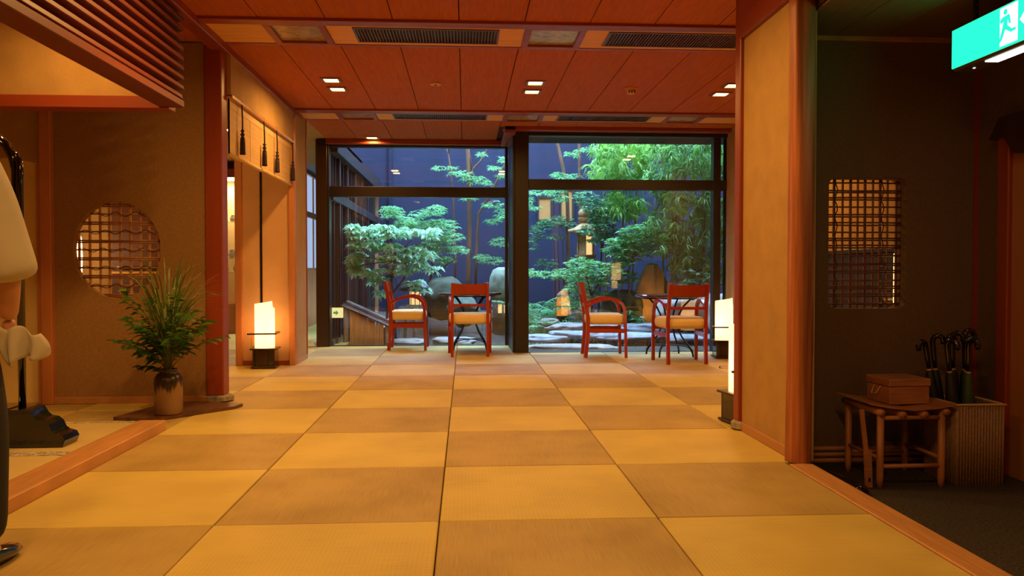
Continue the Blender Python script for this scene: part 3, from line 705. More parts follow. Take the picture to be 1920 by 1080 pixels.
M_GRASS = leafmat('striped_grass', (.05, .12, .018), (.14, .24, .05)); M_GRASSP = leafmat('pale_grass', (.30, .36, .12), (.50, .50, .22))
M_SPRIG = leafmat('sprig_leaf', (.035, .11, .015), (.09, .22, .03)); M_TWIG = mat('twig', (.10, .06, .03), .7)
M_SPRIGL = leafmat('bright_sprig_leaf', (.16, .34, .04), (.28, .46, .07))
gr = thing('grass_arrangement', 'spray of striped grasses and leafy twigs standing in the vase', 'plant', (VX, VY, .30))
rnd = random.Random(3)
for k in range(120):
    a = rnd.uniform(0, 2 * PI); L = rnd.uniform(.45, .95); lean = rnd.uniform(.15, .85) * (1.15 if math.cos(a) > 0 else .85); w = rnd.uniform(.005, .0095)
    v = []; f = []; n = 9; p = Vector((VX + .02 * math.cos(a), VY + .02 * math.sin(a), .29)); th_ = rnd.uniform(.02, .10)
    for q in range(n + 1):
        u = q / n; d = Vector((math.sin(th_) * math.cos(a), math.sin(th_) * math.sin(a), math.cos(th_)))
        side = Vector((-math.sin(a), math.cos(a), 0)); ww = w * (1 - u ** 2.2) + .0004
        v += [p - side * ww, p + Vector((0, 0, -.25 * ww)), p + side * ww]
        p = p + d * (L / n); th_ += lean * (.10 + .42 * u * u) * (1 + u)
    for q in range(n):
        f += [(3 * q, 3 * q + 3, 3 * q + 4, 3 * q + 1), (3 * q + 1, 3 * q + 4, 3 * q + 5, 3 * q + 2)]
    o = MB().add(v, f).build('grass_blade', M_GRASS, gr)
    o.data.materials.append(M_GRASSP)
    for q, pg in enumerate(o.data.polygons):
        if (q // 2 + k) % 4 == 0 and q // 2 > 2: pg.material_index = 1
def leaf_mesh(name, L, Wd, m, droop=.25, fold=.18):
    v = [(0, 0, 0), (.25 * L, .40 * Wd, fold * Wd), (.25 * L, -.40 * Wd, fold * Wd), (.55 * L, .48 * Wd, fold * Wd - .25 * droop * L), (.55 * L, -.48 * Wd, fold * Wd - .25 * droop * L), (L, 0, -droop * L), (.25 * L, 0, 0), (.55 * L, 0, -.22 * droop * L)]
    f = [(0, 2, 6), (0, 6, 1), (6, 2, 4, 7), (1, 6, 7, 3), (7, 4, 5), (3, 7, 5)]
    return MB().add(v, f).mesh(name, m, True)
def orient(d, roll=0):
    d = Vector(d).normalized(); u = Vector((0, 0, 1)); s = u.cross(d)
    if s.length < .01: s = Vector((0, 1, 0))
    s.normalize(); u = d.cross(s); m = Matrix((d, s, u)).transposed()
    return m @ Matrix.Rotation(roll, 3, 'X')
lm = [leaf_mesh('leaf', .085, .052, M_SPRIG), leaf_mesh('leaf', .07, .044, M_SPRIG), leaf_mesh('leaf', .09, .055, M_SPRIGL)]
for k in range(30):
    a = rnd.uniform(0, 2 * PI) if k > 4 else PI + rnd.uniform(-.5, .5); out = rnd.uniform(.16, .42); zt = rnd.uniform(.42, .84) if k != 2 else .33
    p0 = Vector((VX, VY, .30)); p1 = p0 + Vector((.35 * out * math.cos(a), .35 * out * math.sin(a), (zt - .3) * .75 + .03)); p2 = Vector((VX + out * math.cos(a), VY + out * math.sin(a), zt))
    pts = [p0 * (1 - u) ** 2 + p1 * 2 * u * (1 - u) + p2 * u * u for u in [q / 6 for q in range(7)]]
    tw = MB().tube(pts, [.004, .0035, .003, .003, .0025, .002, .0015], 5).build('twig', M_TWIG, gr, True)
    for q in range(12):
        u = .34 + .66 * q / 11; p = p0 * (1 - u) ** 2 + p1 * 2 * u * (1 - u) + p2 * u * u
        d = (p2 - p1).normalized(); sd = d.cross(Vector((0, 0, 1))).normalized() * (1 if q % 2 else -1)
        dd = d * .6 + sd * rnd.uniform(.5, 1) + Vector((0, 0, rnd.uniform(-.25, .35)))
        o = link('leaf', lm[2] if (k == 1 and q > 6) or rnd.random() < .08 else lm[rnd.randrange(2)], tw)
        o.matrix_basis = Matrix.Translation(p) @ orient(dd, rnd.uniform(-.5, .5)).to_4x4()

# ------------------------------------------------------------------ things in the entrance
GZ = -.12
M_STOOL = mat('stool_bamboo', (.42, .17, .06), .4, .2, 8, (1, 1, .4)); M_BOXW = mat('wood_box', (.40, .16, .07), .45, .22, 7, (1, 1, 8))
sx0, sx1, sy0, sy1 = 2.13, 2.455, 3.96, 4.30
sl = thing('bamboo_stool', 'bamboo stool with a dished seat against the entrance wall', 'stool', (2.29, 4.13, GZ))
for (x, y) in ((sx0, sy0), (sx1, sy0), (sx0, sy1), (sx1, sy1)):
    MB().tube([(x, y, GZ), (x, y, GZ + .05), (x, y, GZ + .40)], [.015, .018, .018], 10).build('leg', M_STOOL, sl, True)
for y in (sy0, sy1):
    MB().tube([(sx0, y, GZ + .11), (sx1, y, GZ + .11)], .012, 8).build('stretcher', M_STOOL, sl, True)
    MB().tube([(sx0, y, GZ + .36), (sx1, y, GZ + .36)], .012, 8).build('seat_rail', M_STOOL, sl, True)
for x in (sx0, sx1):
    MB().tube([(x, sy0, GZ + .15), (x, sy1, GZ + .15)], .010, 8).build('stretcher', M_STOOL, sl, True)
for k in range(4):
    x = sx0 - .01 + k * (sx1 - sx0 + .02) / 3
    MB().tube([(x, sy0 - .035, GZ + .392 - (0 if k in (0, 3) else .012)), (x, sy1 + .03, GZ + .392 - (0 if k in (0, 3) else .012))], .018, 10).build('cross_pole', M_STOOL, sl, True)
for k in range(20):
    y = sy0 - .03 + k * (sy1 - sy0 + .055) / 19
    MB().bar([(sx0 - .06, y, GZ + .435), (sx0 + .03, y, GZ + .418), (2.29, y, GZ + .404), (sx1 - .03, y, GZ + .414), (sx1 + .055, y, GZ + .430)], .016, .006, (0, 0, 1)).build('seat_slat', M_STOOL, sl)
bxz = GZ + .417
bx = thing('wooden_box', 'lidded red brown wooden box with cord handles on the bamboo stool', 'box', (2.33, 4.14, bxz))
mr = Matrix.Translation((2.315, 4.13, 0)) @ Matrix.Rotation(R(4), 4, 'Z')
MB().box(-.112, .112, -.105, .105, bxz, bxz + .092, c=.003, m=mr).build('body', M_BOXW, bx)
MB().box(-.117, .117, -.11, .11, bxz + .094, bxz + .134, c=.004, m=mr).build('lid', M_BOXW, bx)
for s in (-1, 1): MB().tube([mr @ Vector((s * .116, -.03, bxz + .09)), mr @ Vector((s * .136, -.02, bxz + .05)), mr @ Vector((s * .138, .02, bxz + .045)), mr @ Vector((s * .116, .03, bxz + .09))], .003, 5).build('cord_handle', M_BLINDB, bx, True)
us = thing('umbrella_stand', 'tall ribbed square umbrella stand beside the bamboo stool', 'umbrella stand', (2.66, 4.08, GZ))
M_WICK = mat('ribbed_wicker', (.30, .17, .09), .6, .2, 60, bump=.3)
ux0, ux1, uy0, uy1, uh = 2.53, 2.795, 3.95, 4.25, .42
mb = MB(); mb.box(ux0 + .008, ux1 - .008, uy0 + .008, uy0 + .016, GZ, GZ + uh); mb.box(ux0 + .008, ux1 - .008, uy1 - .016, uy1 - .008, GZ, GZ + uh); mb.box(ux0 + .008, ux0 + .016, uy0 + .016, uy1 - .016, GZ, GZ + uh); mb.box(ux1 - .016, ux1 - .008, uy0 + .016, uy1 - .016, GZ, GZ + uh); mb.box(ux0 + .01, ux1 - .01, uy0 + .01, uy1 - .01, GZ, GZ + .01)
mb.build('walls', M_WICK, us)
for k in range(16):
    x = ux0 + .012 + k * (ux1 - ux0 - .024) / 15; MB().tube([(x, uy0 + .007, GZ + .004), (x, uy0 + .007, GZ + uh)], .0075, 6).build('rib', M_WICK, us, True)
for k in range(17):
    y = uy0 + .012 + k * (uy1 - uy0 - .024) / 16; MB().tube([(ux0 + .007, y, GZ + .004), (ux0 + .007, y, GZ + uh)], .0075, 6).build('rib', M_WICK, us, True)
mb = MB()
for q in ((ux0 - .003, ux1 + .003, uy0 - .004, uy0 + .016), (ux0 - .003, ux1 + .003, uy1 - .016, uy1 + .003), (ux0 - .003, ux0 + .016, uy0, uy1), (ux1 - .016, ux1 + .003, uy0, uy1)): mb.box(*q, GZ + uh, GZ + uh + .008, c=.002)
mb.build('top_rim', M_BLINDB, us)
UM = [mat('umbrella_black', (.012, .012, .014), .6), mat('umbrella_brown', (.10, .045, .025), .6), mat('umbrella_green', (.03, .06, .03), .6)]
ulab = ('black umbrella with hooked handle leaning at the left of the stand', 'black umbrella with hooked handle, second from the left in the stand', 'brown umbrella with black hooked handle in the stand', 'dark green umbrella, nearest with a glinting hooked handle', 'dark green umbrella at the right of the stand with gilt ring', 'black umbrella at the far right, its hook turned outward', 'black umbrella leaning at the near left edge of the stand', 'black umbrella standing at the back of the stand')
for k, (x, y, tx, ty, hz, c, a) in enumerate(((2.60, 4.15, -.11, .05, .73, 0, 200), (2.61, 4.17, -.06, .05, .76, 0, 340), (2.645, 4.12, -.05, .03, .765, 1, 20), (2.665, 4.06, -.005, .0, .75, 2, 290), (2.70, 4.10, -.02, .02, .755, 2, 340), (2.72, 4.16, .0, .03, .79, 0, 0), (2.63, 4.07, -.08, .02, .745, 0, 300), (2.69, 4.19, -.03, .02, .775, 0, 330))):
    u = thing('umbrella', ulab[k], 'umbrella', (x, y, GZ + .01), 0, 'umbrellas in the stand')
    P = lambda h: Vector((x + tx * h / .8, y + ty * h / .8, GZ + .012 + h))
    MB().tube([P(0), P(.05), P(.18), P(.42), P(.54), P(.57)], [.004, .012, .024, .030, .022, .010], 10).build('canopy', UM[c], u, True)
    hp = [P(.56), P(.62), P(hz - .09)]; top = P(hz - .04); d = Vector((math.cos(R(a)), math.sin(R(a)), 0))
    hp += [top + d * (.028 - .028 * math.cos(q)) + Vector((0, 0, .03 * math.sin(q))) for q in (R(0), R(45), R(90), R(135), R(180), R(215))]
    MB().tube(hp, [.010, .013, .014, .015, .015, .015, .015, .015, .013], 10).build('hooked_handle', M_LACQ, u, True)
    MB().tube([P(.55), P(.57)], .013, 10).build('ring', M_BAMBOO, u, True)
sh = thing('shoehorn', 'long handled wooden shoehorn leaning against the stool', 'shoehorn', (2.03, 3.93, GZ))
MB().bar([(2.055, 3.96, GZ + .19), (2.045, 3.99, GZ + .40)], .022, .012, (0, 1, 0)).build('handle', M_STOOL, sh)
MB().prism([(2.04, GZ + .19), (2.078, GZ + .19), (2.085, GZ + .005), (2.05, GZ + .005)], 'y', 3.945, 3.958).build('blade', M_BOXW, sh)
MB().box(2.062, 2.072, 3.943, 3.946, GZ + .035, GZ + .055).build('mark', M_LACQ, sh)
shoe = thing('black_shoe', 'glossy black shoe half hidden below the threshold', 'shoe', (1.90, 3.95, GZ))
v = []; f = []; n = 12; secs = ((-.14, .030, .035), (-.12, .038, .055), (-.06, .040, .075), (0, .042, .065), (.07, .048, .05), (.12, .042, .042), (.145, .02, .03))
for (yy, ww, hh) in secs:
    for k in range(n):
        a = 2 * PI * k / n; v.append((1.90 + .5 * yy + ww * math.cos(a), 3.93 - .85 * yy, GZ + .012 + max(-.010, hh * (.5 + .5 * math.sin(a)))))
for i in range(len(secs) - 1):
    for k in range(n): f.append((i * n + k, i * n + (k + 1) % n, (i + 1) * n + (k + 1) % n, (i + 1) * n + k))
f += [tuple(range(n)), tuple((len(secs) - 1) * n + k for k in range(n))]
up_ = MB().add(v, f).build('upper', M_LACQ, shoe, True)
MB().prism([(1.90 + .5 * yy + s * ww * 1.05, 3.93 - .85 * yy) for s, q in ((-1, secs), (1, secs[::-1])) for (yy, ww, hh) in q], 'z', GZ, GZ + .012).build('sole', M_GRILLE, shoe)
sh2 = copy_tree(shoe); sh2.location = (1.99, 3.97, GZ); tag(sh2, 'glossy black shoe standing next to the shoehorn', 'shoe', 'black shoes in the entrance'); shoe['group'] = 'black shoes in the entrance'

# ------------------------------------------------------------------ exit sign
ES_X, ES_Y1, ES_Y0, ES_Z0, ES_Z1 = 2.44, 3.90, 2.95, 2.008, 2.198
es = thing('exit_sign', 'glowing green exit sign with running figure under the entrance ceiling', 'sign', (2.5, 3.55, 2.0))
B(ES_X + .004, ES_X + .13, ES_Y0, ES_Y1, ES_Z0 - .012, ES_Z1 + .012, c=.012).build('housing', mat('sign_housing', (.10, .07, .05), .5), es)
B(ES_X, ES_X + .006, ES_Y0 + .012, ES_Y1 - .012, ES_Z0, ES_Z1, c=.002).build('green_face', emis('sign_green', (.010, .85, .26), 2.8), es)
B(ES_X + .035, ES_X + .10, ES_Y0 + .06, ES_Y1 - .22, ES_Z0 - .016, ES_Z0 - .010).build('lamp_strip', emis('sign_white', (1, .92, .75), 6), es)
B(ES_X + .06, ES_X + .068, ES_Y1 - .10, ES_Y1 - .09, ES_Z0 - .015, ES_Z0 - .010).build('test_switch', emis('sign_dot', (1, .9, .7), 2), es)
for y in (3.25, 3.8): MB().tube([(ES_X + .065, y, ES_Z1), (ES_X + .065, y, 2.345)], .012, 8).build('hanger', M_GRILLE, es, True)
WH = emis('sign_symbol', (.85, 1, .92), 1.5); GRN = MATS['sign_green']
def face(poly, name, m, d):      # polygon in (u along -Y from far end, v up) laid on the face
    return MB().prism([(ES_Y1 - .040 - a, ES_Z0 + b) for a, b in poly], 'x', ES_X - d, ES_X + .001).build(name, m, es)
face([(.334, .010), (.334, .182), (.452, .182), (.452, .010)], 'doorway_symbol', WH, .001)
fig = MB()
def fpoly(p): fig.prism([(ES_Y1 - .040 - a, ES_Z0 + b) for a, b in p], 'x', ES_X - .002, ES_X)
fpoly([(.372 + .013 * math.cos(R(q * 36)), .158 + .013 * math.sin(R(q * 36))) for q in range(10)])
fpoly([(.352, .138), (.398, .142), (.402, .128), (.408, .100), (.396, .098), (.388, .125), (.385, .095), (.415, .072), (.44, .072), (.44, .060), (.408, .058), (.372, .080), (.350, .04), (.336, .028), (.334, .04), (.345, .07), (.362, .118), (.348, .112), (.338, .118), (.338, .128)])
fig.build('running_figure', GRN, es)
arr = MB()
arr.prism([(ES_Y1 - .040 - a, ES_Z0 + b) for a, b in [(.465, .095), (.52, .15), (.52, .115), (.62, .115), (.62, .075), (.52, .075), (.52, .04)]], 'x', ES_X - .001, ES_X + .001)
arr.build('arrow_symbol', WH, es)

# ------------------------------------------------------------------ corridor beyond the panel: lit display case
struct('wall_corridor_far', B(-4.7, -2.70, 13.2, 13.3, 0, 3.2), M_OCHRE, 'ochre wall at the end of the side corridor')
dc = thing('display_case', 'lit glass display case glimpsed at the end of the side corridor', 'display case', (-3.7, 12.9, 0))
B(-4.4, -3.1, 12.7, 13.18, 0, .48, c=.005).build('cabinet_base', M_ORG, dc)
B(-4.4, -3.1, 13.12, 13.18, .48, 2.45).build('back_panel', M_CREAM, dc)
B(-4.4, -3.1, 12.7, 13.18, 2.45, 2.58, c=.005).build('cabinet_head', M_RED, dc)
for x in (-4.4, -3.14): B(x, x + .04, 12.7, 13.18, .48, 2.45).build('side_post', M_RED, dc)
for z in (.95, 1.18, 1.75): B(-4.36, -3.14, 12.72, 13.12, z, z + .012).build('glass_shelf', M_GLASS, dc)
B(-4.3, -3.2, 12.8, 13.0, 2.425, 2.449).build('light_tube', emis('case_tube', (1, .8, .5), 9), dc)
area('case_light', (-3.75, 12.92, 2.40), 1.0, .2, 22, (1, .72, .38), 170, (0, 0, 0), dc)
M_CHINA = mat('pale_china', (.6, .55, .45), .2)
for k, (x, z, r) in enumerate(((-3.45, .962, .05), (-3.62, .962, .06), (-3.8, .962, .05), (-3.5, 1.192, .045), (-3.7, 1.192, .06), (-3.45, 1.762, .06), (-3.68, 1.762, .05))):
    tag(MB().lathe([(r * .5, z), (r * .9, z + r * .6), (r, z + r * 1.3), (r * .55, z + r * 2), (r * .65, z + r * 2.2)], 14, (x, 12.9, 0)).build('china_vase', M_CHINA, None, True), 'small pale china vase on a glass shelf of the display case', 'vase', 'china in the display case')
tl = thing('standing_lantern', 'bright paper standing lantern seen through the round opening', 'lamp', (-3.46, 7.25, 0))
MB().lathe([(.10, 0), (.11, .02), (.02, .04), (.018, .9), (.06, .92)], 14, (-3.46, 7.25, 0)).build('stem', M_LAMPW, tl, True)
MB().lathe([(.05, .90), (.075, .96), (.08, 1.12), (.075, 1.28), (.05, 1.35)], 20, (-3.46, 7.25, 0)).build('paper_globe', papermat('lantern_paper', (1, .70, .36), 4), tl, True)
downlight(-3.7, 7.0, 'square downlight in the passage behind the round opening', z=2.71, w=DL_W * .3)
downlight(-2.5, 7.25, 'square downlight in the passage behind the reed blinds', z=2.71, w=DL_W * .8)
downlight(-2.9, 9.9, 'square downlight in the passage beside the display case', z=2.71, w=DL_W * .8)

# ------------------------------------------------------------------ wing along the courtyard
M_WINGD = mat('wing_frame', (.030, .020, .018), .45); M_WINGW = mat('wing_wood', (.30, .12, .05), .5, .2, 6, (1, 1, .2))
wing = sroot('wall_wing', 'glazed corridor wing along the left of the courtyard', (-1.82, 13.4, 0))
FX = -1.80
for k, y in enumerate((11.35, 12.1, 12.95, 13.8, 14.65, 15.5)): B(FX - .05, FX + .05, y - .05, y + .05, -.2, 2.66, c=.004).build('post', M_WINGD, wing)
B(FX - .05, FX + .06, 10.68, 16.2, 1.93, 2.06, c=.004).build('middle_beam', M_WINGD, wing)
B(FX - .10, FX + .12, 10.68, 16.2, 2.56, 2.74, c=.006).build('eave_beam', M_WINGD, wing)
B(FX - .05, FX + .05, 10.68, 16.2, -.2, .06).build('sill_beam', M_WINGD, wing)
ys = (10.70, 11.35, 12.1, 12.95, 13.8, 14.65, 15.5, 16.2)
for a, b in zip(ys[:-1], ys[1:]):
    B(FX - .006, FX + .002, a + .05, b - .05, .06, 1.93).build('pane', M_GLASS, wing)
    B(FX - .006, FX + .002, a + .05, b - .05, 2.06, 2.56).build('pane', M_GLASS, wing)
    for q in (1, 2): y = a + (b - a) * q / 3; B(FX - .02, FX + .02, y - .012, y + .012, 2.06, 2.56).build('glazing_bar', M_WINGD, wing)
    B(FX - .02, FX + .02, (a + b) / 2 - .02, (a + b) / 2 + .02, .06, 1.93).build('glazing_bar', M_WINGD, wing)
B(-3.0, FX + .1, 10.75, 16.3, 2.74, 2.80).build('roof', M_WINGD, wing)
wi = sroot('wall_wing_inner', 'inner corridor wall with pale windows over wooden panelling', (-2.8, 15, 0))
B(-2.82, -2.75, 13.3, 16.4, 0, 1.0).build('wood_panelling', M_ORG, wi)
B(-2.82, -2.74, 13.3, 16.4, 1.0, 1.04, c=.004).build('sill', M_ORGY, wi)
B(-2.82, -2.74, 13.3, 16.4, 1.93, 2.03, c=.004).build('rail', M_ORGY, wi)
B(-2.82, -2.74, 13.3, 16.4, 2.68, 3.2).build('head', M_ORGY, wi)
M_SHOJI = emis('daylit_paper', (.50, .66, 1.0), .75)
for a, b in ((13.3, 14.05), (14.05, 14.8), (14.8, 15.6), (15.6, 16.4)):
    B(-2.80, -2.785, a, b - .03, 1.04, 1.93).build('paper_pane', M_SHOJI, wi); B(-2.80, -2.785, a, b - .03, 2.03, 2.68).build('paper_pane', M_SHOJI, wi)
    B(-2.815, -2.76, b - .03, b, 1.04, 2.68).build('stile', M_ORG, wi)
struct('wall_wing_end', B(-2.8, -1.75, 16.2, 16.3, 0, 2.8), M_WINGW, 'wooden end wall of the courtyard corridor')
t = tag(B(-2.02, -1.86, 10.75, 10.95, .0, .05, c=.01).build('floor_cushion', mat('white_cloth', (.75, .72, .68), .8)), 'white folded cushion on the corridor floor behind the dark post', 'cushion')

# ------------------------------------------------------------------ courtyard
M_BLUE = mat('slate_blue_wall', (.025, .029, .054), .85, .10, 3, (1, 1, .15), .05, 20, spec=.15)
M_PALE = mat('pale_slate_wall', (.11, .14, .22), .85, .1, 3, (1, 1, .15), .05, 20, spec=.15)
struct('wall_courtyard_back', B(-3.2, 5.7, 16.3, 16.5, -.4, 6.8), M_BLUE, 'slate blue rendered wall behind the garden')
struct('wall_courtyard_right', B(5.5, 5.7, 9.7, 16.4, -.4, 6.8), M_BLUE, 'slate blue rendered wall at the right of the garden')
struct('wall_courtyard_left', B(-3.3, -3.1, 10.7, 16.4, 2.8, 6.8), M_PALE, 'pale slate wall above the corridor wing')
tag(MB().tube([at(731, 200, 16.255), at(731, 505, 16.255), (at(731, 505, 16.255).x, 16.255, .05)], .045, 10).build('drain_pipe', mat('pipe_navy', (.010, .011, .022), .8, spec=.1), None, True), 'dark vertical drain pipe on the blue courtyard wall', 'pipe')
for k, (xa, xb, ya, yb) in enumerate(((1010, 1032, 372, 412), (1052, 1072, 358, 414))):
    a = at(xa, yb, 16.3); b = at(xb, ya, 16.3)
    w = sroot('window_%d' % (5 + k), 'narrow brown %s window in the blue courtyard wall' % ('left' if k == 0 else 'right'), (a.x, 16.3, a.z))
    B(a.x, b.x, 16.27, 16.31, a.z, b.z).build('lit_blind', mat('window_blind', (.42, .19, .05), .8, emit=(1, .42, .08), estr=.10), w)
    mb = MB()
    for q in ((a.x - .03, a.x, a.z, b.z), (b.x, b.x + .05, a.z, b.z), (a.x - .03, b.x + .05, b.z, b.z + .04), (a.x - .03, b.x + .05, a.z - .04, a.z)): mb.box(q[0], q[1], 16.24, 16.31, q[2], q[3])
    mb.build('frame', M_WINGD, w)
# ground: a gently rising mound
M_SOIL = mat('dark_soil', (.055, .035, .022), .95, .4, 9, bump=.6, bscale=40)
M_MOSS = mat('moss', (.05, .10, .025), .95, .5, 25, bump=.8, bscale=90, col2=(.13, .22, .08))
def ground(x, y):
    t = min(1, max(0, (y - 11.6) / 2.8)); t = t * t * (3 - 2 * t)
    return -.17 + .34 * t + .03 * noise.noise((x * 1.2, y * 1.2, 0))
v = []; f = []; nx, ny = 60, 50
for j in range(ny + 1):
    for i in range(nx + 1):
        x = -1.75 + 7.3 * i / nx; y = 9.72 + 6.7 * j / ny; v.append((x, y, ground(x, y)))
for j in range(ny):
    for i in range(nx): a = j * (nx + 1) + i; f.append((a, a + 1, a + nx + 2, a + nx + 1))
g = MB().add(v, f).build('ground', M_SOIL, None, True); tag(g, 'dark garden soil rising to the back wall', None, None, 'structure')
# stones
M_ROCK = [mat('rock_grey', (.26, .27, .29), .85, .35, 4, bump=.5, bscale=18), mat('rock_warm', (.33, .28, .24), .85, .35, 4, bump=.5, bscale=18), mat('rock_ochre', (.42, .25, .09), .85, .3, 5, (1, 1, .4), .4, 14), mat('rock_moss', (.075, .09, .055), .9, .4, 5, bump=.5, bscale=25)]
def rock(name, c, s, label, m=0, seed=0, flat=1.0, cat='stone', rz=0, group=None):
    bm = bmesh.new(); bmesh.ops.create_icosphere(bm, subdivisions=4, radius=1)
    for p in bm.verts:
        q = p.co.copy(); d = 1 + .22 * noise.noise(q * 1.3 + Vector((seed * 7.1, 0, 0))) + .10 * noise.noise(q * 3.1 + Vector((0, seed * 3.3, 0))) + .03 * noise.noise(q * 8 + Vector((0, seed, 0)))
        q = q * d; q.x = math.copysign(abs(q.x) ** .8, q.x)
        if flat != 1: q.z = math.copysign(min(abs(q.z), .62), q.z) + .06 * noise.noise(q * 2.2 + Vector((seed, seed, 0)))
        p.co = Vector((q.x * s[0], q.y * s[1], q.z * s[2]))
    me = bpy.data.meshes.new(name); bm.to_mesh(me); bm.free(); me.polygons.foreach_set('use_smooth', [True] * len(me.polygons)); me.materials.append(M_ROCK[m])
    o = link(name, me); o.location = c; o.rotation_euler = (0, 0, rz); return tag(o, label, cat, group)
def grock(px, py, Y, w, h, d, label, m=0, seed=0, flat=1.0, rz=0):
    p = at(px, py, Y); rock('garden_rock', (p.x, Y, p.z), (w, d, h), label, m, seed, flat, rz=rz)
grock(1075, 652, 10.45, .62, .06, .30, 'pale flat stepping slab just outside the right window', 1, 1, .6)
grock(1020, 634, 11.0, .40, .07, .28, 'flat ledge stone beside the dark corner post', 0, 2, .6)
grock(1085, 628, 11.05, .42, .08, .26, 'long grey ledge stone behind the sideways right chair', 0, 3, .6)
grock(1180, 632, 11.0, .50, .09, .30, 'grey ledge stone beneath the right table', 0, 4, .6)
grock(1290, 634, 11.0, .55, .09, .30, 'grey ledge stone behind the right back-view chair', 0, 5, .6)
grock(1100, 613, 11.7, .55, .09, .30, 'broad pale stone at the back of the ledge', 1, 6, .6)
grock(1220, 615, 11.6, .50, .10, .30, 'grey brown stone at the back of the ledge, right', 0, 7, .6)
grock(1030, 605, 12.0, .16, .07, .12, 'small white rounded stone on the moss', 1, 8)
grock(1300, 585, 11.4, .52, .30, .32, 'large pinkish boulder behind the right table', 1, 9)
grock(1372, 590, 10.9, .36, .34, .32, 'pinkish boulder at the right window edge', 1, 10)
grock(1165, 575, 12.8, .35, .28, .3, 'dark mossy boulder under the azaleas', 3, 12)
grock(870, 585, 11.9, .24, .22, .22, 'rounded mossy boulder behind the left table', 3, 13)
grock(835, 560, 12.9, .36, .34, .3, 'tall dark green boulder in the left window', 3, 14)
grock(850, 640, 10.95, .30, .08, .24, 'pale stepping stone behind the left table', 1, 15, .6)
grock(765, 642, 10.98, .26, .07, .2, 'white stepping stone behind the leftmost chair', 1, 16, .6)
grock(700, 615, 12.5, .3, .16, .3, 'low stone behind the bamboo screen', 0, 17)
# pointed ochre rock
p = at(1225, 560, 12.9)
mb = MB(); base = [(-.42, -.18), (0, -.26), (.44, -.16), (.46, .16), (0, .24), (-.40, .16)]
v = [(p.x + a, 12.9 + b, 0.0) for a, b in base] + [(p.x + a * .98, 12.9 + b, .32) for a, b in base] + [(p.x + a * .62 - .02, 12.9 + b * .8, .72) for a, b in base] + [(p.x + a * .22 - .03, 12.9 + b * .5, 1.09) for a, b in base] + [(p.x - .04, 12.9, 1.12)]
f = [(r * 6 + k, r * 6 + (k + 1) % 6, (r + 1) * 6 + (k + 1) % 6, (r + 1) * 6 + k) for r in range(3) for k in range(6)] + [(18 + k, 18 + (k + 1) % 6, 24) for k in range(6)]
tag(mb.add(v, f).build('standing_stone', M_ROCK[2]), 'pointed ochre standing stone among the shrubs', 'stone')
M_COVER = leafmat('ground_cover', (.12, .24, .08), (.30, .48, .22))

# ------------------------------------------------------------------ foliage helpers
def leaves(mb, c, d, L, Wd, droop=.25, rng=random):
    m = orient(d, rng.uniform(-.6, .6)); w = Wd / 2
    v = [(0, 0, 0), (.45 * L, w, .1 * L), (.45 * L, -w, .1 * L), (L, 0, -droop * L), (.45 * L, 0, .04 * L)]
    c = Vector(c); mb.add([c + m @ Vector(q) for q in v], [(0, 2, 4), (0, 4, 1), (4, 2, 3), (4, 3, 1)])
def spray(mb, c, n, L, Wd, rng, droop=.3, up=.15, dirz=0):
    a0 = rng.uniform(0, 6.28)
    for k in range(n):
        a = a0 + 2 * PI * k / n + rng.uniform(-.35, .35)
        leaves(mb, c, (math.cos(a), math.sin(a), up + rng.uniform(-.3, .3) + dirz), L * rng.uniform(.75, 1.15), Wd * rng.uniform(.8, 1.15), droop, rng)
M_LT1 = leafmat('broad_leaf', (.26, .52, .27), (.46, .74, .44), .3); M_LMAP = leafmat('maple_leaf', (.12, .32, .12), (.22, .50, .17), .5)
M_LBAM = leafmat('bamboo_leaf', (.13, .36, .06), (.42, .70, .15), .4); M_LCAM = leafmat('camellia_leaf', (.07, .20, .08), (.16, .36, .15), .22)
M_LAZ = leafmat('azalea_leaf', (.09, .28, .08), (.22, .50, .15), .4); M_FERN = leafmat('fern_leaf', (.10, .30, .13), (.20, .48, .20), .5)
M_BARK = mat('grey_bark', (.10, .06, .04), .8, .3, 12, (1, 1, .3), .4); M_BARKR = mat('red_bark', (.20, .085, .04), .7, .3, 12, (1, 1, .25), .3)
M_CULM = mat('bamboo_culm', (.30, .22, .05), .4, .2, 5, (1, 1, .4))
def A(px, py, Y): return at(px, py, Y)
def limb(pts, r0, r1, parent, m, name='branch'):
    n = len(pts); return MB().tube(pts, [r0 + (r1 - r0) * k / (n - 1) for k in range(n)], 7).build(name, m, parent, True)
def gpt(px, Y):
    q = at(px, 600, Y); return Vector((q.x, Y, ground(q.x, Y) - .02))
rng = random.Random(11)
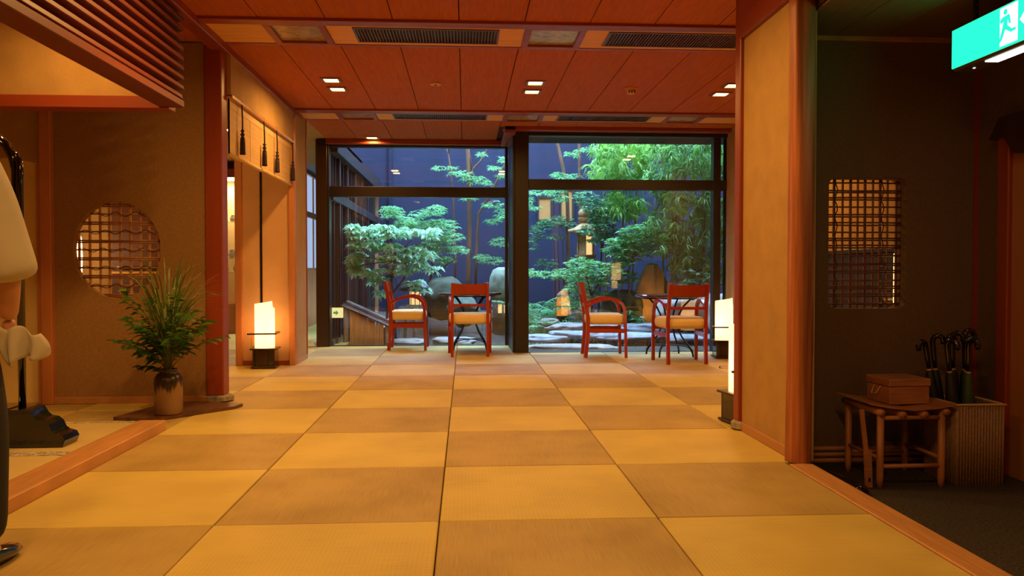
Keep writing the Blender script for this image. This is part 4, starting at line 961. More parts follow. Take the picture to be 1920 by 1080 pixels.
# T1: broad-leaved tree in tiers
Y1 = 11.45
b0 = gpt(742, Y1)
t1 = thing('broadleaf_tree', 'small tree with flat tiers of pale broad leaves in the left window', 'tree', b0)
limb([b0, A(735, 560, Y1), A(733, 530, Y1), A(738, 500, Y1), A(742, 470, Y1), A(730, 445, Y1)], .035, .012, t1, M_BARK, 'trunk')
limb([gpt(720, Y1), A(728, 560, Y1), A(752, 530, Y1), A(762, 515, Y1)], .022, .008, t1, M_BARK)
for (px, py) in ((690, 437), (655, 480), (660, 500), (700, 512), (780, 440), (765, 500)):
    limb([A(738, 490 if py > 470 else 462, Y1), A((738 + px) / 2, (480 + py) / 2 + 4, Y1 - .1), A(px, py, Y1 - .15)], .010, .004, t1, M_BARK)
tiers = [(655, 434, 24, 10), (690, 434, 45, 12), (735, 436, 24, 9), (775, 438, 16, 6), (798, 437, 22, 7), (648, 457, 20, 5), (690, 459, 30, 9), (722, 463, 22, 8), (668, 478, 20, 7), (648, 488, 22, 7), (665, 505, 22, 8), (693, 512, 28, 7), (708, 525, 17, 7), (742, 485, 28, 8), (770, 497, 24, 8), (755, 508, 20, 6), (783, 468, 22, 7), (800, 478, 16, 6), (775, 530, 14, 5), (790, 545, 12, 5), (715, 550, 8, 5), (812, 505, 10, 5)]
lt = [leaf_mesh('leaf', .135, .062, M_LT1, .3), leaf_mesh('leaf', .12, .058, M_LT1, .4)]
cnt = 0; fo = MB()
for (px, py, rx, ry) in tiers:
    for k in range(max(5, int(rx * ry / 11))):
        c = A(px + rng.uniform(-rx, rx), py + rng.uniform(-ry, ry), Y1 + rng.uniform(-.3, .3)); a0 = rng.uniform(0, 6.28); c.x = max(c.x, -1.60 + rng.uniform(0, .06))
        for q in range(7):
            a = a0 + q * 2 * PI / 7 + rng.uniform(-.3, .3); d = (math.cos(a), math.sin(a), rng.uniform(-.35, .25))
            if cnt < 300 and q % 7 == 0 and k % 2 == 0:
                o = link('leaf', lt[cnt % 2], t1); o.matrix_basis = Matrix.Translation(c) @ orient(d, rng.uniform(-.5, .5)).to_4x4(); cnt += 1
            else: leaves(fo, c, d, .12 * rng.uniform(.8, 1.2), .058, .35, rng)
tag(fo.build('foliage', M_LT1, t1), kind='stuff')
# T2 maple behind
def cloud_tree(name, label, Y, base, trunks, blobs, L, Wd, m, bark, n=6, dens=1.0, droop=.3, cat='tree', dy=.5):
    t = thing(name, label, cat, base)
    for pts, r0, r1 in trunks: limb(pts, r0, r1, t, bark, 'trunk')
    fo = MB()
    for (px, py, rx, ry) in blobs:
        for k in range(int(rx * ry * dens / 9) + 4):
            a = rng.uniform(0, 6.28); r = math.sqrt(rng.random())
            c = A(px + rx * r * math.cos(a), py + ry * r * math.sin(a), Y + rng.uniform(-dy, dy))
            spray(fo, c, n, L * 1.2, Wd * 1.25, rng, droop)
    tag(fo.build('foliage', m, t), kind='stuff'); return t
b = gpt(800, 13.4)
cloud_tree('maple_tree', 'layered green maple behind the broad-leaved tree', 13.4, b, [([b, A(798, 560, 13.4), A(812, 500, 13.4), A(800, 450, 13.4)], .03, .012), ([A(806, 520, 13.4), A(840, 495, 13.3), A(862, 480, 13.3)], .014, .006)],
           [(735, 400, 24, 12), (760, 420, 28, 12), (790, 402, 20, 8), (815, 395, 20, 10), (790, 430, 40, 16), (825, 425, 35, 14), (845, 445, 22, 9), (815, 460, 35, 18), (855, 470, 22, 8), (790, 475, 25, 12), (830, 490, 22, 8), (730, 392, 14, 7)], .075, .022, M_LMAP, M_BARK, 6, 1.5)
b = gpt(880, 14.3); Yt = 14.3
tall = cloud_tree('tall_maple', 'slender tall trunks with sparse maple sprays before the blue wall', Yt, b,
           [([b, A(878, 520, Yt), A(880, 430, Yt), A(879, 340, Yt), A(876, 250, Yt), A(872, 150, Yt)], .048, .034),
            ([gpt(853, Yt), A(854, 480, Yt), A(850, 380, Yt), A(845, 320, Yt), A(840, 285, Yt), A(832, 270, Yt)], .022, .010), ([A(841, 288, Yt), A(843, 262, Yt), A(844, 200, Yt)], .013, .009),
            ([gpt(890, Yt), A(893, 480, Yt), A(897, 400, Yt), A(915, 372, Yt), A(938, 325, Yt), A(955, 290, Yt)], .030, .014),
            ([A(881, 350, Yt), A(887, 316, Yt), A(900, 303, Yt), A(918, 272, Yt), A(935, 235, Yt)], .020, .010), ([A(886, 318, Yt), A(880, 285, Yt), A(876, 240, Yt)], .014, .008)],
           [(835, 316, 22, 4), (862, 326, 26, 6), (890, 338, 24, 7), (912, 343, 12, 5), (902, 290, 7, 4), (925, 316, 14, 4), (940, 330, 8, 4), (942, 300, 6, 6), (880, 375, 12, 3), (925, 385, 18, 8), (938, 405, 12, 12), (922, 415, 12, 6), (935, 455, 12, 10), (905, 485, 14, 10), (928, 490, 12, 8)], .08, .022, M_LMAP, M_BARKR, 6, 1.3)
b = gpt(1060, 14.6); Yr = 14.6
cloud_tree('slim_maple', 'two slim trunks with maple sprays in the right window', Yr, b,
           [([b, A(1066, 480, Yr), A(1064, 380, Yr), A(1058, 325, Yr), A(1050, 290, Yr), A(1043, 262, Yr), A(1040, 200, Yr)], .042, .026),
            ([gpt(1088, Yr), A(1087, 450, Yr), A(1087, 340, Yr), A(1086, 260, Yr), A(1086, 180, Yr)], .030, .026)],
           [(1075, 290, 14, 5), (1095, 283, 18, 5), (1115, 280, 10, 5), (1065, 331, 24, 5), (1045, 328, 10, 4), (1040, 362, 24, 7), (1050, 374, 12, 6), (1005, 362, 12, 6), (1000, 392, 10, 5), (992, 380, 8, 10)], .085, .024, M_LMAP, M_BARKR, 6, 1.4)
# bamboo
def bamboo(label, Y, culms, blobs, dens, seed, L=.18, lmat=None):
    r = random.Random(seed); b = gpt(culms[0][0], Y); t = thing('bamboo_clump', label, 'bamboo', b)
    for (pb, pt, top) in culms:
        p0 = gpt(pb, Y + r.uniform(-.3, .3)); p1 = A(pt, top, Y + r.uniform(-.3, .3)); pts = [p0.lerp(p1, k / 10) for k in range(11)]
        MB().tube(pts, [.016] * 10 + [.008], 8).build('culm', M_CULM, t, True)
    fo = MB()
    for (px, py, rx, ry) in blobs:
        for k in range(int(rx * ry * dens / 11)):
            a = r.uniform(0, 6.28); q = math.sqrt(r.random()); c = A(px + rx * q * math.cos(a), py + ry * q * math.sin(a), Y + r.uniform(-.7, .6))
            a0 = r.uniform(0, 6.28)
            for j in range(6):
                aa = a0 + r.uniform(-.8, .8); leaves(fo, c, (math.cos(aa), math.sin(aa), r.uniform(-.9, .15)), L * r.uniform(.7, 1.25), .029, .35, r)
    tag(fo.build('foliage', lmat or M_LBAM, t), kind='stuff'); return t
bamboo('bright bamboo clump arching over the top of the right window', 13.3, [(1150, 1150, 230), (1165, 1172, 230), (1140, 1128, 240), (1180, 1200, 250)], [(1150, 275, 42, 22), (1190, 275, 50, 22), (1135, 310, 32, 18), (1180, 310, 40, 22), (1160, 335, 40, 14), (1165, 375, 32, 20), (1140, 392, 24, 16), (1190, 390, 20, 22), (1120, 330, 18, 10)], 1.1, 5)
bamboo('dense dark bamboo clump at the right window edge', 12.6, [(1260, 1262, 230), (1275, 1285, 230), (1290, 1310, 240), (1245, 1240, 240), (1265, 1270, 230), (1310, 1320, 300)], [(1240, 275, 32, 22), (1290, 275, 45, 25), (1330, 290, 26, 35), (1265, 310, 42, 22), (1315, 320, 32, 24), (1355, 300, 16, 40), (1230, 330, 28, 18), (1255, 370, 30, 30), (1240, 420, 30, 25), (1290, 385, 40, 25), (1330, 380, 20, 40), (1300, 440, 40, 32), (1260, 460, 32, 22), (1325, 480, 22, 40), (1290, 500, 32, 28), (1357, 430, 12, 70)], .75, 6, lmat=leafmat('dark_bamboo_leaf', (.06, .19, .04), (.26, .50, .11), .4))
# shrubs
b = gpt(1120, 12.9)
cloud_tree('camellia_shrub', 'glossy dark camellia shrub beside the stone lantern', 13.0, b, [([b, A(1125, 520, 13), A(1128, 460, 13), A(1110, 410, 13), A(1100, 380, 13)], .022, .008), ([A(1127, 470, 13), A(1140, 430, 13), A(1150, 400, 13)], .014, .006)],
           [(1100, 372, 24, 12), (1120, 390, 26, 18), (1130, 415, 28, 16), (1105, 432, 20, 10), (1140, 440, 24, 14), (1125, 450, 22, 10)], .085, .038, M_LCAM, M_BARK, 5, 1.1, .2, 'shrub')
b = gpt(1050, 14.8)
cloud_tree('thin_shrub', 'thin stemmed shrub with small leaves left of the lantern', 14.8, b, [([gpt(1042, 14.8), A(1040, 480, 14.8), A(1036, 430, 14.8)], .012, .006), ([b, A(1046, 470, 14.8), A(1046, 425, 14.8)], .012, .006), ([gpt(1058, 14.8), A(1056, 480, 14.8), A(1054, 430, 14.8)], .012, .006)],
           [(1020, 422, 24, 8), (1045, 416, 28, 12), (1075, 425, 20, 8), (1005, 435, 14, 10), (1025, 495, 20, 10), (1000, 455, 10, 15), (1040, 445, 22, 6)], .075, .032, M_LCAM, M_BARK, 5, 1.1, .2, 'shrub')
b = gpt(1110, 12.4)
cloud_tree('azalea_shrub', 'spreading azalea shrub behind the sideways right chair', 12.3, b, [([b, A(1110, 560, 12.3), A(1100, 520, 12.3), A(1085, 500, 12.3)], .02, .008), ([A(1108, 555, 12.3), A(1130, 520, 12.3), A(1160, 490, 12.3)], .016, .006)],
           [(1090, 495, 28, 12), (1120, 505, 36, 14), (1150, 510, 22, 12), (1100, 525, 35, 14), (1140, 530, 24, 10), (1080, 515, 18, 10), (1075, 545, 18, 12), (1110, 552, 26, 12), (1070, 570, 16, 10)], .065, .027, M_LAZ, M_BARK, 6, 1.4, .2, 'shrub')
b = gpt(1190, 12.5)
cloud_tree('azalea_shrub', 'bright azalea shrub above the ochre standing stone', 12.5, b, [([gpt(1178, 12.6), A(1180, 560, 12.6), A(1178, 510, 12.6), A(1190, 470, 12.6)], .02, .008)],
           [(1170, 455, 30, 10), (1200, 455, 34, 12), (1230, 448, 26, 10), (1180, 478, 28, 12), (1215, 472, 30, 10), (1165, 495, 22, 8), (1255, 458, 20, 10), (1188, 438, 26, 14), (1218, 428, 26, 12), (1160, 472, 26, 12), (1176, 520, 18, 12), (1285, 468, 18, 10)], .085, .03, M_LAZ, M_BARK, 6, 1.4, .2, 'shrub')
b = gpt(1310, 12.2)
cloud_tree('evergreen_shrub', 'dark evergreen shrub against the right window mullion', 12.2, b, [([b, A(1312, 540, 12.2), A(1318, 480, 12.2), A(1322, 400, 12.2), A(1310, 365, 12.2)], .022, .010)],
           [(1310, 512, 22, 12), (1325, 525, 14, 14), (1290, 530, 16, 8), (1352, 520, 12, 16), (1350, 470, 10, 14), (1190, 605, 12, 8), (1180, 590, 12, 8)], .10, .045, M_LCAM, M_BARK, 5, 1.2, .2, 'shrub')
b = gpt(985, 13.6)
cloud_tree('leafy_branch_shrub', 'shrub reaching from behind the dark corner post', 13.2, b, [([b, A(985, 540, 13.2), A(990, 510, 13.2), A(1030, 515, 13.2), A(1050, 520, 13.2)], .018, .006)],
           [(995, 512, 12, 6), (1020, 516, 24, 7), (1045, 522, 14, 7), (1055, 510, 12, 6)], .085, .032, M_LAZ, M_BARK, 6, 1.5, .2, 'shrub')
# ferns
def fern(px, Y, h, label, seed):
    r = random.Random(seed); b = gpt(px, Y); t = thing('fern', label, 'fern', b)
    for k in range(9):
        a = 2 * PI * k / 9 + r.uniform(-.3, .3); fr = MB(); n = 14; p = b.copy(); th_ = r.uniform(.2, .5)
        for q in range(n):
            u = q / n; d = Vector((math.sin(th_) * math.cos(a), math.sin(th_) * math.sin(a), math.cos(th_))); p = p + d * (h / n); th_ += .095
            sd = Vector((-math.sin(a), math.cos(a), 0)); L = h * .26 * math.sin(PI * min(1, .12 + u * .88)) + .015
            for s in (-1, 1): leaves(fr, p, sd * s + d * .5, L, .034, .2, r)
        fr.build('frond', M_FERN, t)
for k, (px, Y, h, lb) in enumerate(((1000, 12.6, 1.0, 'large fern beside the dark corner post'), (1022, 12.9, 1.05, 'tall fern left of the small lantern'), (1034, 12.3, .72, 'pale drooping fern in front of the small lantern'), (1012, 12.2, .62, 'low fern at the edge of the moss'))): fern(px, Y, h, lb, 40 + k)
mo = MB(); r = random.Random(9)
for k in range(2600):
    px = r.uniform(985, 1110) if k % 3 else r.uniform(985, 1200); Y = r.uniform(11.2, 12.3); q = at(px, 620, Y)
    leaves(mo, (q.x, Y, ground(q.x, Y) + r.uniform(.0, .06)), (r.uniform(-1, 1), r.uniform(-1, 1), r.uniform(.2, 1)), .045, .018, .2, r)
tag(mo.build('ground_cover', M_COVER), 'low mossy ground cover between the ledge stones', 'moss', None, 'stuff')

# ------------------------------------------------------------------ garden lanterns and the bamboo screen
M_LIT = emis('lantern_paper_lit', (1, .62, .25), 1.3); M_SLAN = mat('lantern_stone', (.30, .30, .27), .9, .3, 14, bump=.5); M_SLANW = mat('lantern_stone_lit', (.46, .24, .10), .85, .25, 14, bump=.4)  # last stone has the warm light put into its colour
# kasuga type lantern
YL = 13.9; c = A(1098, 460, YL); X0 = c.x
def zz(py): return A(1098, py, YL).z
kl = thing('stone_lantern', 'stone lantern with warm light in its colour and a lit window above the shrubs', 'lantern', (X0, YL, ground(X0, YL)))
MB().lathe([(.17, ground(X0, YL) - .05), (.17, .30), (.10, .36), (.09, zz(492)), (.17, zz(484)), (.20, zz(478))], 16, (X0, YL, 0)).build('column', M_SLANW, kl, True)
h0, h1 = zz(478), zz(438)
for k in range(6):
    a = R(60 * k + 20); MB().box(-.012, .012, -.014, .014, h0, h1, m=Matrix.Translation((X0, YL, 0)) @ Matrix.Rotation(a, 4, 'Z') @ Matrix.Translation((.15, 0, 0))).build('firebox_post', M_SLANW, kl)
    a2 = a + R(30); MB().box(.118, .124, -.068, .068, h0, h1, m=Matrix.Translation((X0, YL, 0)) @ Matrix.Rotation(a2, 4, 'Z')).build('firebox_panel', M_LIT if k == 4 else M_SLANW, kl)
v = []; f = []; prof = ((.16, h1), (.30, h1 + .02), (.31, h1 + .05), (.20, h1 + .10), (.10, h1 + .17), (.06, h1 + .20))
for i, (rr, z) in enumerate(prof):
    for k in range(24):
        a = 2 * PI * k / 24; lift = .045 * max(0, math.cos(3 * a - R(60))) ** 3 if i in (1, 2) else 0; g2 = 1 + (.12 * max(0, math.cos(3 * a - R(60))) ** 3 if i in (1, 2) else 0)
        v.append((X0 + rr * g2 * math.cos(a), YL + rr * g2 * math.sin(a), z + lift))
f = [(i * 24 + k, i * 24 + (k + 1) % 24, (i + 1) * 24 + (k + 1) % 24, (i + 1) * 24 + k) for i in range(len(prof) - 1) for k in range(24)] + [tuple(range(24))[::-1], tuple(5 * 24 + k for k in range(24))]
MB().add(v, f).build('roof', M_SLANW, kl, True)
zf = h1 + .20
MB().lathe([(.06, zf), (.13, zf + .05), (.14, zf + .07), (.07, zf + .08), (.12, zf + .11), (.135, zf + .17), (.09, zf + .23), (.02, zf + .28)], 16, (X0, YL, 0)).build('finial', M_SLANW, kl, True)
# large dome lantern behind the corner post
YD = 12.9; c = A(938, 540, YD); X1 = c.x + .03
def z2(py): return A(938, py, YD).z
dl = thing('dome_lantern', 'big mossy stone lantern with ringed finial beside the dark corner post', 'lantern', (X1, YD, ground(X1, YD)))
gz = ground(X1, YD)
MB().lathe([(.17, gz - .05), (.16, z2(605)), (.20, z2(595))], 18, (X1, YD, 0)).build('pedestal', M_ROCK[3], dl, True)
MB().lathe([(.15, z2(595)), (.16, z2(575)), (.15, z2(560))], 18, (X1, YD, 0)).build('firebox', M_SLAN, dl, True)
for a in (-105, -70): MB().box(.150, .165, -.03, .03, z2(586), z2(570), m=Matrix.Translation((X1, YD, 0)) @ Matrix.Rotation(R(a), 4, 'Z')).build('lit_window', M_LIT, dl)
MB().lathe([(.15, z2(560)), (.21, z2(556)), (.215, z2(540)), (.20, z2(520)), (.15, z2(506)), (.06, z2(501))], 24, (X1, YD, 0)).build('dome_roof', mat('mossy_stone', (.22, .26, .18), .9, .35, 8, bump=.5), dl, True)
pr = []
for k in range(5): pr += [(.035, z2(501 - k * 8)), (.048, z2(498 - k * 8)), (.034, z2(495 - k * 8))]
MB().lathe(pr + [(.03, z2(460)), (.005, z2(455))], 12, (X1 + .09, YD, 0)).build('ringed_finial', M_SLAN, dl, True)
# low wide lantern in the left window
YW = 11.9; c = A(779, 552, YW); X2 = c.x
def z3(py): return A(779, py, YW).z
yl = thing('snow_lantern', 'low wide lantern with glowing paper grid behind the leftmost chair', 'lantern', (X2, YW, ground(X2, YW)))
gz = ground(X2, YW)
for k in range(3):
    a = R(120 * k + 30); MB().tube([(X2 + .20 * math.cos(a), YW + .20 * math.sin(a), gz), (X2 + .17 * math.cos(a), YW + .17 * math.sin(a), z3(590)), (X2 + .09 * math.cos(a), YW + .09 * math.sin(a), z3(575))], .028, 8).build('leg', M_SLAN, yl, True)
MB().lathe([(.13, z3(577)), (.14, z3(574)), (.13, z3(571))], 18, (X2, YW, 0)).build('platform', M_SLAN, yl, True)
MB().lathe([(.085, z3(571)), (.085, z3(541))], 12, (X2, YW, 0)).build('paper_box', M_LIT, yl)
for k in range(8):
    a = R(45 * k); MB().tube([(X2 + .09 * math.cos(a), YW + .09 * math.sin(a), z3(571)), (X2 + .09 * math.cos(a), YW + .09 * math.sin(a), z3(541))], .006, 5).build('grid_bar', M_WINGD, yl)
MB().lathe([(.09, z3(543)), (.24, z3(546)), (.25, z3(541)), (.17, z3(533)), (.06, z3(528)), (.02, z3(526))], 24, (X2, YW, 0)).build('roof', M_WINGD, yl, True)
# little ground lantern
YG = 12.5; c = A(1054, 572, YG); X3 = c.x
def z4(py): return A(1054, py, YG).z
gl = thing('ground_lantern', 'small round glowing lantern on the soil among the ferns', 'lantern', (X3, YG, ground(X3, YG)))
MB().lathe([(.085, ground(X3, YG) - .01), (.09, z4(592))], 14, (X3, YG, 0)).build('base', M_WINGD, gl)
MB().lathe([(.085, z4(592)), (.092, z4(575)), (.085, z4(558))], 14, (X3, YG, 0)).build('glowing_body', emis('ground_lantern_glow', (1, .36, .06), .8), gl, True)
MB().lathe([(.094, z4(577)), (.098, z4(575)), (.094, z4(573))], 14, (X3, YG, 0)).build('band', M_CULM, gl)
MB().lathe([(.10, z4(558)), (.075, z4(551)), (.02, z4(545))], 14, (X3, YG, 0)).build('cap', mat('straw_cap', (.28, .13, .05), .9, .3, 30), gl, True)
# bamboo clad screen with shingled lean-to roof
YB = 11.15
bs = thing('bamboo_screen', 'bamboo clad garden screen with a sloping shingle roof', 'screen', (-1.4, YB, -.15))
xa, xb = -1.70, A(733, 600, YB).x
za, zb = A(624, 572, YB).z, A(733, 612, YB).z
def ztop(x): return za + (zb - za) * (x - xa) / (xb - xa)
B(xa, xb, YB + .02, YB + .05, -.2, zb - .02).build('back_board', M_WINGD, bs)
n = 21
for k in range(n):
    x = xa + .10 + (k + .5) * (xb - xa - .20) / n
    MB().tube([(x, YB, -.2), (x + rng.uniform(-.004, .004), YB, ztop(x) - .03)], .0125, 8).build('bamboo_culm', M_BAMBL, bs, True)
for x in (xa + .05, xb - .05): MB().tube([(x, YB, -.2), (x, YB, ztop(x) - .02)], .035, 10).build('end_post', mat('grey_post', (.33, .31, .27), .8, .2, 8, (1, 1, .2)), bs, True)
M_SHIN = mat('grey_shingle', (.44, .46, .50), .8, .3, 9, (1, 4, 1), .3)
ang = -math.atan2(zb - za, xb - xa); Lr = math.hypot(xb - xa, zb - za); mr = Matrix.Translation((xa, YB, za)) @ Matrix.Rotation(ang, 4, 'Y')
MB().box(-.01, Lr + .05, -.06, .40, -.02, -.005, m=mr).build('roof_board', M_LAMPW, bs)
for r_ in range(3):
    for k in range(6):
        x0 = -.01 + k * (Lr + .05) / 6 + rng.uniform(0, .01); MB().box(x0, x0 + (Lr + .08) / 6 - .006, -.06 + r_ * .15, .12 + r_ * .15, 0, .010, c=.002, m=mr @ Matrix.Translation((0, 0, r_ * .008)) @ Matrix.Rotation(R(4), 4, 'X')).build('shingle', M_SHIN, bs)
for r_ in (.05, .22): MB().tube([mr @ Vector((-.01, r_, .035)), mr @ Vector((Lr + .04, r_, .035))], .008, 6).build('tie_rod', M_WINGD, bs, True)
gs = thing('guide_sign_reflection', 'reflection of a guide sign with a green arrow, built as a glowing box', 'sign', A(632, 586, 10.9))  # reflection in the window pane, built as a solid glowing sign outside
a = A(621, 596, 10.9); b = A(643, 577, 10.9)
B(a.x, b.x, 10.90, 10.93, a.z, b.z, c=.004).build('lit_box', emis('guide_reflection_face', (1, .80, .34), 1.1), gs)
cx, cz = (a.x + b.x) / 2 - .015, (a.z + b.z) / 2
MB().prism([(cx + .035, cz), (cx, cz + .035), (cx, cz + .014), (cx - .035, cz + .014), (cx - .035, cz - .014), (cx, cz - .014), (cx, cz - .035)], 'y', 10.897, 10.901).build('arrow', emis('guide_reflection_arrow', (.05, .55, .12), .7), gs)
B(a.x + .06, a.x + .09, 10.91, 10.93, -.2, a.z + .005).build('added_stake', M_WINGD, gs)

# ------------------------------------------------------------------ person at the left edge
PX, PY = -1.76, 2.70
M_SKIN = mat('skin', (.55, .27, .16), .5); M_SHIRT = mat('white_shirt', (.52, .47, .38), .85, .06, 8, bump=.2, bscale=14); M_TROU = mat('black_trousers', (.012, .011, .012), .8); M_HAIR = mat('black_hair', (.01, .008, .007), .5)
pe = thing('person', 'person in white short sleeved shirt and black trousers walking past the left edge', 'person', (PX, PY, 0))
def skin(name, verts, edges, rad, m, parent, sub=2, root=0):
    me = bpy.data.meshes.new(name); me.from_pydata([(PX + x, PY + y, z) for x, y, z in verts], edges, []); me.update()
    o = link(name, me, parent); sk = o.modifiers.new('skin', 'SKIN'); sk.use_smooth_shade = True
    for k, rr in enumerate(rad): o.data.skin_vertices[0].data[k].radius = rr if isinstance(rr, tuple) else (rr, rr)
    o.data.skin_vertices[0].data[root].use_root = True
    ss = o.modifiers.new('subdiv', 'SUBSURF'); ss.levels = sub; ss.render_levels = sub
    me.materials.append(m); return o
# facing +X; near side (right side of the body) is -Y
bv = [(0, 0, .92), (0, 0, 1.10), (.01, 0, 1.28), (.01, 0, 1.40), (.025, 0, 1.46), (.035, 0, 1.53), (.04, 0, 1.62),
      (0, -.12, .88), (.03, -.155, .48), (.0, -.165, .09), (.08, -.165, .035),
      (0, .09, .88), (.10, .09, .49), (.18, .09, .10), (.27, .09, .05),
      (.01, -.16, 1.36), (.02, -.21, 1.24), (.03, -.25, 1.08), (.06, -.235, .92), (.09, -.215, .83),
      (.01, .16, 1.36), (-.03, .215, 1.24), (-.06, .235, 1.10), (-.05, .235, .90), (-.04, .23, .83)]
be = [(0, 1), (1, 2), (2, 3), (3, 4), (4, 5), (5, 6), (0, 7), (7, 8), (8, 9), (9, 10), (0, 11), (11, 12), (12, 13), (13, 14), (3, 15), (15, 16), (16, 17), (17, 18), (18, 19), (3, 20), (20, 21), (21, 22), (22, 23), (23, 24)]
br = [(.12, .15), (.11, .14), (.12, .16), (.09, .12), .055, (.085, .075), (.10, .085), .085, .06, .042, .035, .085, .06, .042, .035, .065, .052, .045, .036, .030, .065, .052, .045, .036, .030]
body = skin('body', bv, be, br, M_SKIN, pe)
skin('shirt', [(0, 0, .93), (0, 0, 1.10), (.01, 0, 1.28), (.01, 0, 1.40), (.01, -.165, 1.365), (.02, -.215, 1.22), (.03, -.25, 1.02), (.035, -.262, .955), (.01, .165, 1.365), (-.03, .22, 1.22), (-.055, .24, 1.06)], [(0, 1), (1, 2), (2, 3), (3, 4), (4, 5), (5, 6), (6, 7), (3, 8), (8, 9), (9, 10)],
     [(.14, .17), (.13, .165), (.14, .18), (.105, .13), .068, .072, .088, .092, .085, .08, .085], M_SHIRT, pe)
skin('trousers', [(0, 0, .95), (0, 0, .86), (0, -.12, .82), (.03, -.155, .48), (.0, -.165, .08), (0, .09, .82), (.09, .09, .49), (.165, .09, .10)], [(0, 1), (1, 2), (2, 3), (3, 4), (1, 5), (5, 6), (6, 7)], [(.135, .165), (.13, .16), .105, .088, .082, .105, .082, .072], M_TROU, pe)
def shoe_mesh(x, y, z, tilt):
    secs = ((-.08, .036, .07), (-.04, .042, .085), (.04, .044, .07), (.12, .050, .052), (.18, .040, .042), (.205, .015, .025)); v = []; f = []; n = 12
    for (xx, ww, hh) in secs:
        for k in range(n): a = 2 * PI * k / n; v.append((PX + x + xx, PY + y + ww * math.cos(a), z + max(0, xx) * tilt + hh * (.5 + .5 * math.sin(a))))
    for i in range(len(secs) - 1):
        for k in range(n): f.append((i * n + k, i * n + (k + 1) % n, (i + 1) * n + (k + 1) % n, (i + 1) * n + k))
    f += [tuple(range(n)), tuple((len(secs) - 1) * n + k for k in range(n))]
    MB().add(v, f).build('shoe', M_LACQ, pe, True)
shoe_mesh(.0, -.165, .003, 0); shoe_mesh(.18, .09, .003, .15)
# hand with five curled fingers around the cloth
skin('hand', [(.09, -.215, .835), (.105, -.212, .80), (.115, -.212, .76)], [(0, 1), (1, 2)], [(.026, .024), (.020, .032), (.020, .036)], M_SKIN, pe, 2)
for k in range(4):
    ox = (-.028 + k * .019); L = (.8, 1.0, 1.05, .9)[k]
    skin('finger', [(.115 + ox, -.214, .765), (.118 + ox, -.226, .765 - .035 * L), (.118 + ox, -.215, .765 - .062 * L), (.116 + ox, -.195, .765 - .066 * L)], [(0, 1), (1, 2), (2, 3)], [.009, .0088, .008, .007], M_SKIN, pe, 2)
skin('thumb', [(.125, -.205, .80), (.15, -.20, .775), (.152, -.205, .745)], [(0, 1), (1, 2)], [.011, .010, .008], M_SKIN, pe, 2)
# head: face, ears, hair
bm = bmesh.new(); bmesh.ops.create_uvsphere(bm, u_segments=24, v_segments=16, radius=1)
for p in bm.verts:
    q = p.co; x, y, z = q.x * .098, q.y * .076, q.z * .118
    if q.x > .8 and -.35 < q.z < .1 and abs(q.y) < .22: x += .022 * (1 - abs(q.y) / .22)
    if q.z < -.5: x *= .92; y *= .82
    p.co = (PX + .055 + x, PY + y, 1.605 + z)
me = bpy.data.meshes.new('head'); bm.to_mesh(me); bm.free(); me.polygons.foreach_set('use_smooth', [True] * len(me.polygons)); me.materials.append(M_SKIN); hd = link('head', me, pe)
for s in (-1, 1):
    MB().lathe([(.001, -.012), (.010, -.006), (.012, 0), (.010, .006), (.001, .012)], 10, (PX + .143, PY + s * .030, 1.612)).build('eye', mat('eye_dark', (.03, .02, .015), .2), hd, True)
    MB().tube([(PX + .05, PY + s * .076, 1.57), (PX + .040, PY + s * .086, 1.605), (PX + .055, PY + s * .084, 1.635)], [.008, .014, .010], 8).build('ear', M_SKIN, hd, True)
MB().tube([(PX + .142, PY - .022, 1.542), (PX + .152, PY, 1.541), (PX + .142, PY + .022, 1.542)], .005, 6).build('mouth', mat('lips', (.40, .13, .09), .5), hd, True)
bm = bmesh.new(); bmesh.ops.create_uvsphere(bm, u_segments=24, v_segments=16, radius=1)
dele = [p for p in bm.verts if (p.co.x > .35 and p.co.z < .45) or p.co.z < -.45]
bmesh.ops.delete(bm, geom=dele, context='VERTS')
for p in bm.verts: p.co = (PX + .045 + p.co.x * .110, PY + p.co.y * .087, 1.618 + p.co.z * .125)
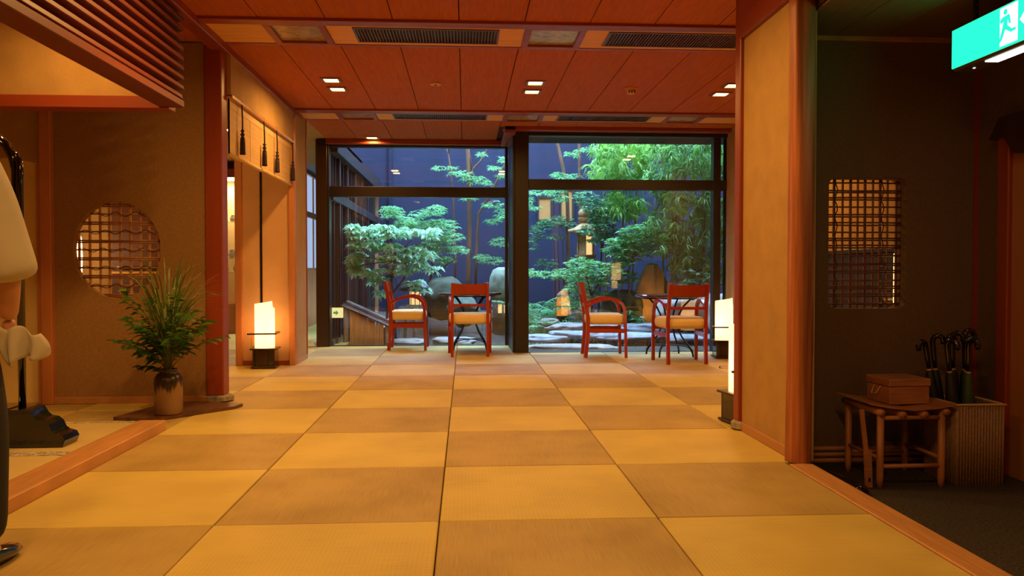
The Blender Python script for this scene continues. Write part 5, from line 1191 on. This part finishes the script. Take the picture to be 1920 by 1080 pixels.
me = bpy.data.meshes.new('hair'); bm.to_mesh(me); bm.free(); me.polygons.foreach_set('use_smooth', [True] * len(me.polygons)); me.materials.append(M_HAIR); link('hair', me, pe)
pe.rotation_euler = (0, 0, R(90))
# the white cloth in the hand
v = []; f = []; n = 16; mrows = 9
hx, hy = PX + .225, PY + .115
for j in range(mrows + 1):
    w_ = j / mrows
    for k in range(n + 1):
        u = k / n - .5; sp = .05 + .13 * math.sin(PI * (.25 + .5 * w_))
        v.append((hx + .03 + u * sp * .75 + .015 * w_, hy - .03 + .022 * math.sin(u * 13 + w_) * (.4 + w_) + u * .05, .815 - .135 * w_ - .03 * (u + .5) * (1 - 2 * w_) + .012 * math.cos(u * 9)))
for j in range(mrows):
    for k in range(n): a = j * (n + 1) + k; f.append((a, a + 1, a + n + 2, a + n + 1))
cl = tag(MB().add(v, f).build('folded_cloth', M_SHIRT, None, True), 'white cloth held in the hand of the passing person', 'cloth')
md = cl.modifiers.new('thickness', 'SOLIDIFY'); md.thickness = .004

# ------------------------------------------------------------------ unseen garden spotlight, added to warm the stone and bamboo
gp = Vector((2.72, 11.75, ground(2.72, 11.75)))
sp = thing('added_garden_spotlight', 'small dark garden spotlight added unseen behind the right table', 'spotlight', gp)
MB().tube([gp, gp + Vector((0, 0, .12))], .012, 8).build('spike', M_WINGD, sp, True)
dv = (Vector((2.95, 12.9, 1.1)) - gp).normalized(); c0 = gp + Vector((0, 0, .14))
MB().tube([c0 - dv * .05, c0 - dv * .045, c0 + dv * .05], [.02, .035, .045], 14, True).build('housing', M_WINGD, sp, True)
MB().tube([c0 + dv * .050, c0 + dv * .054], .036, 14).build('lens', emis('spot_lens', (1, .55, .18), 6), sp)
d = bpy.data.lights.new('added_garden_beam', 'SPOT'); d.energy = 50; d.color = (1, .50, .14); d.spot_size = R(95); d.spot_blend = .8; d.shadow_soft_size = .04
o = bpy.data.objects.new('added_garden_beam', d); COL.objects.link(o); o.location = c0 + dv * .07; o.rotation_euler = dv.to_track_quat('-Z', 'Y').to_euler(); o.parent = sp; o.matrix_parent_inverse = Matrix.Translation(gp).inverted()
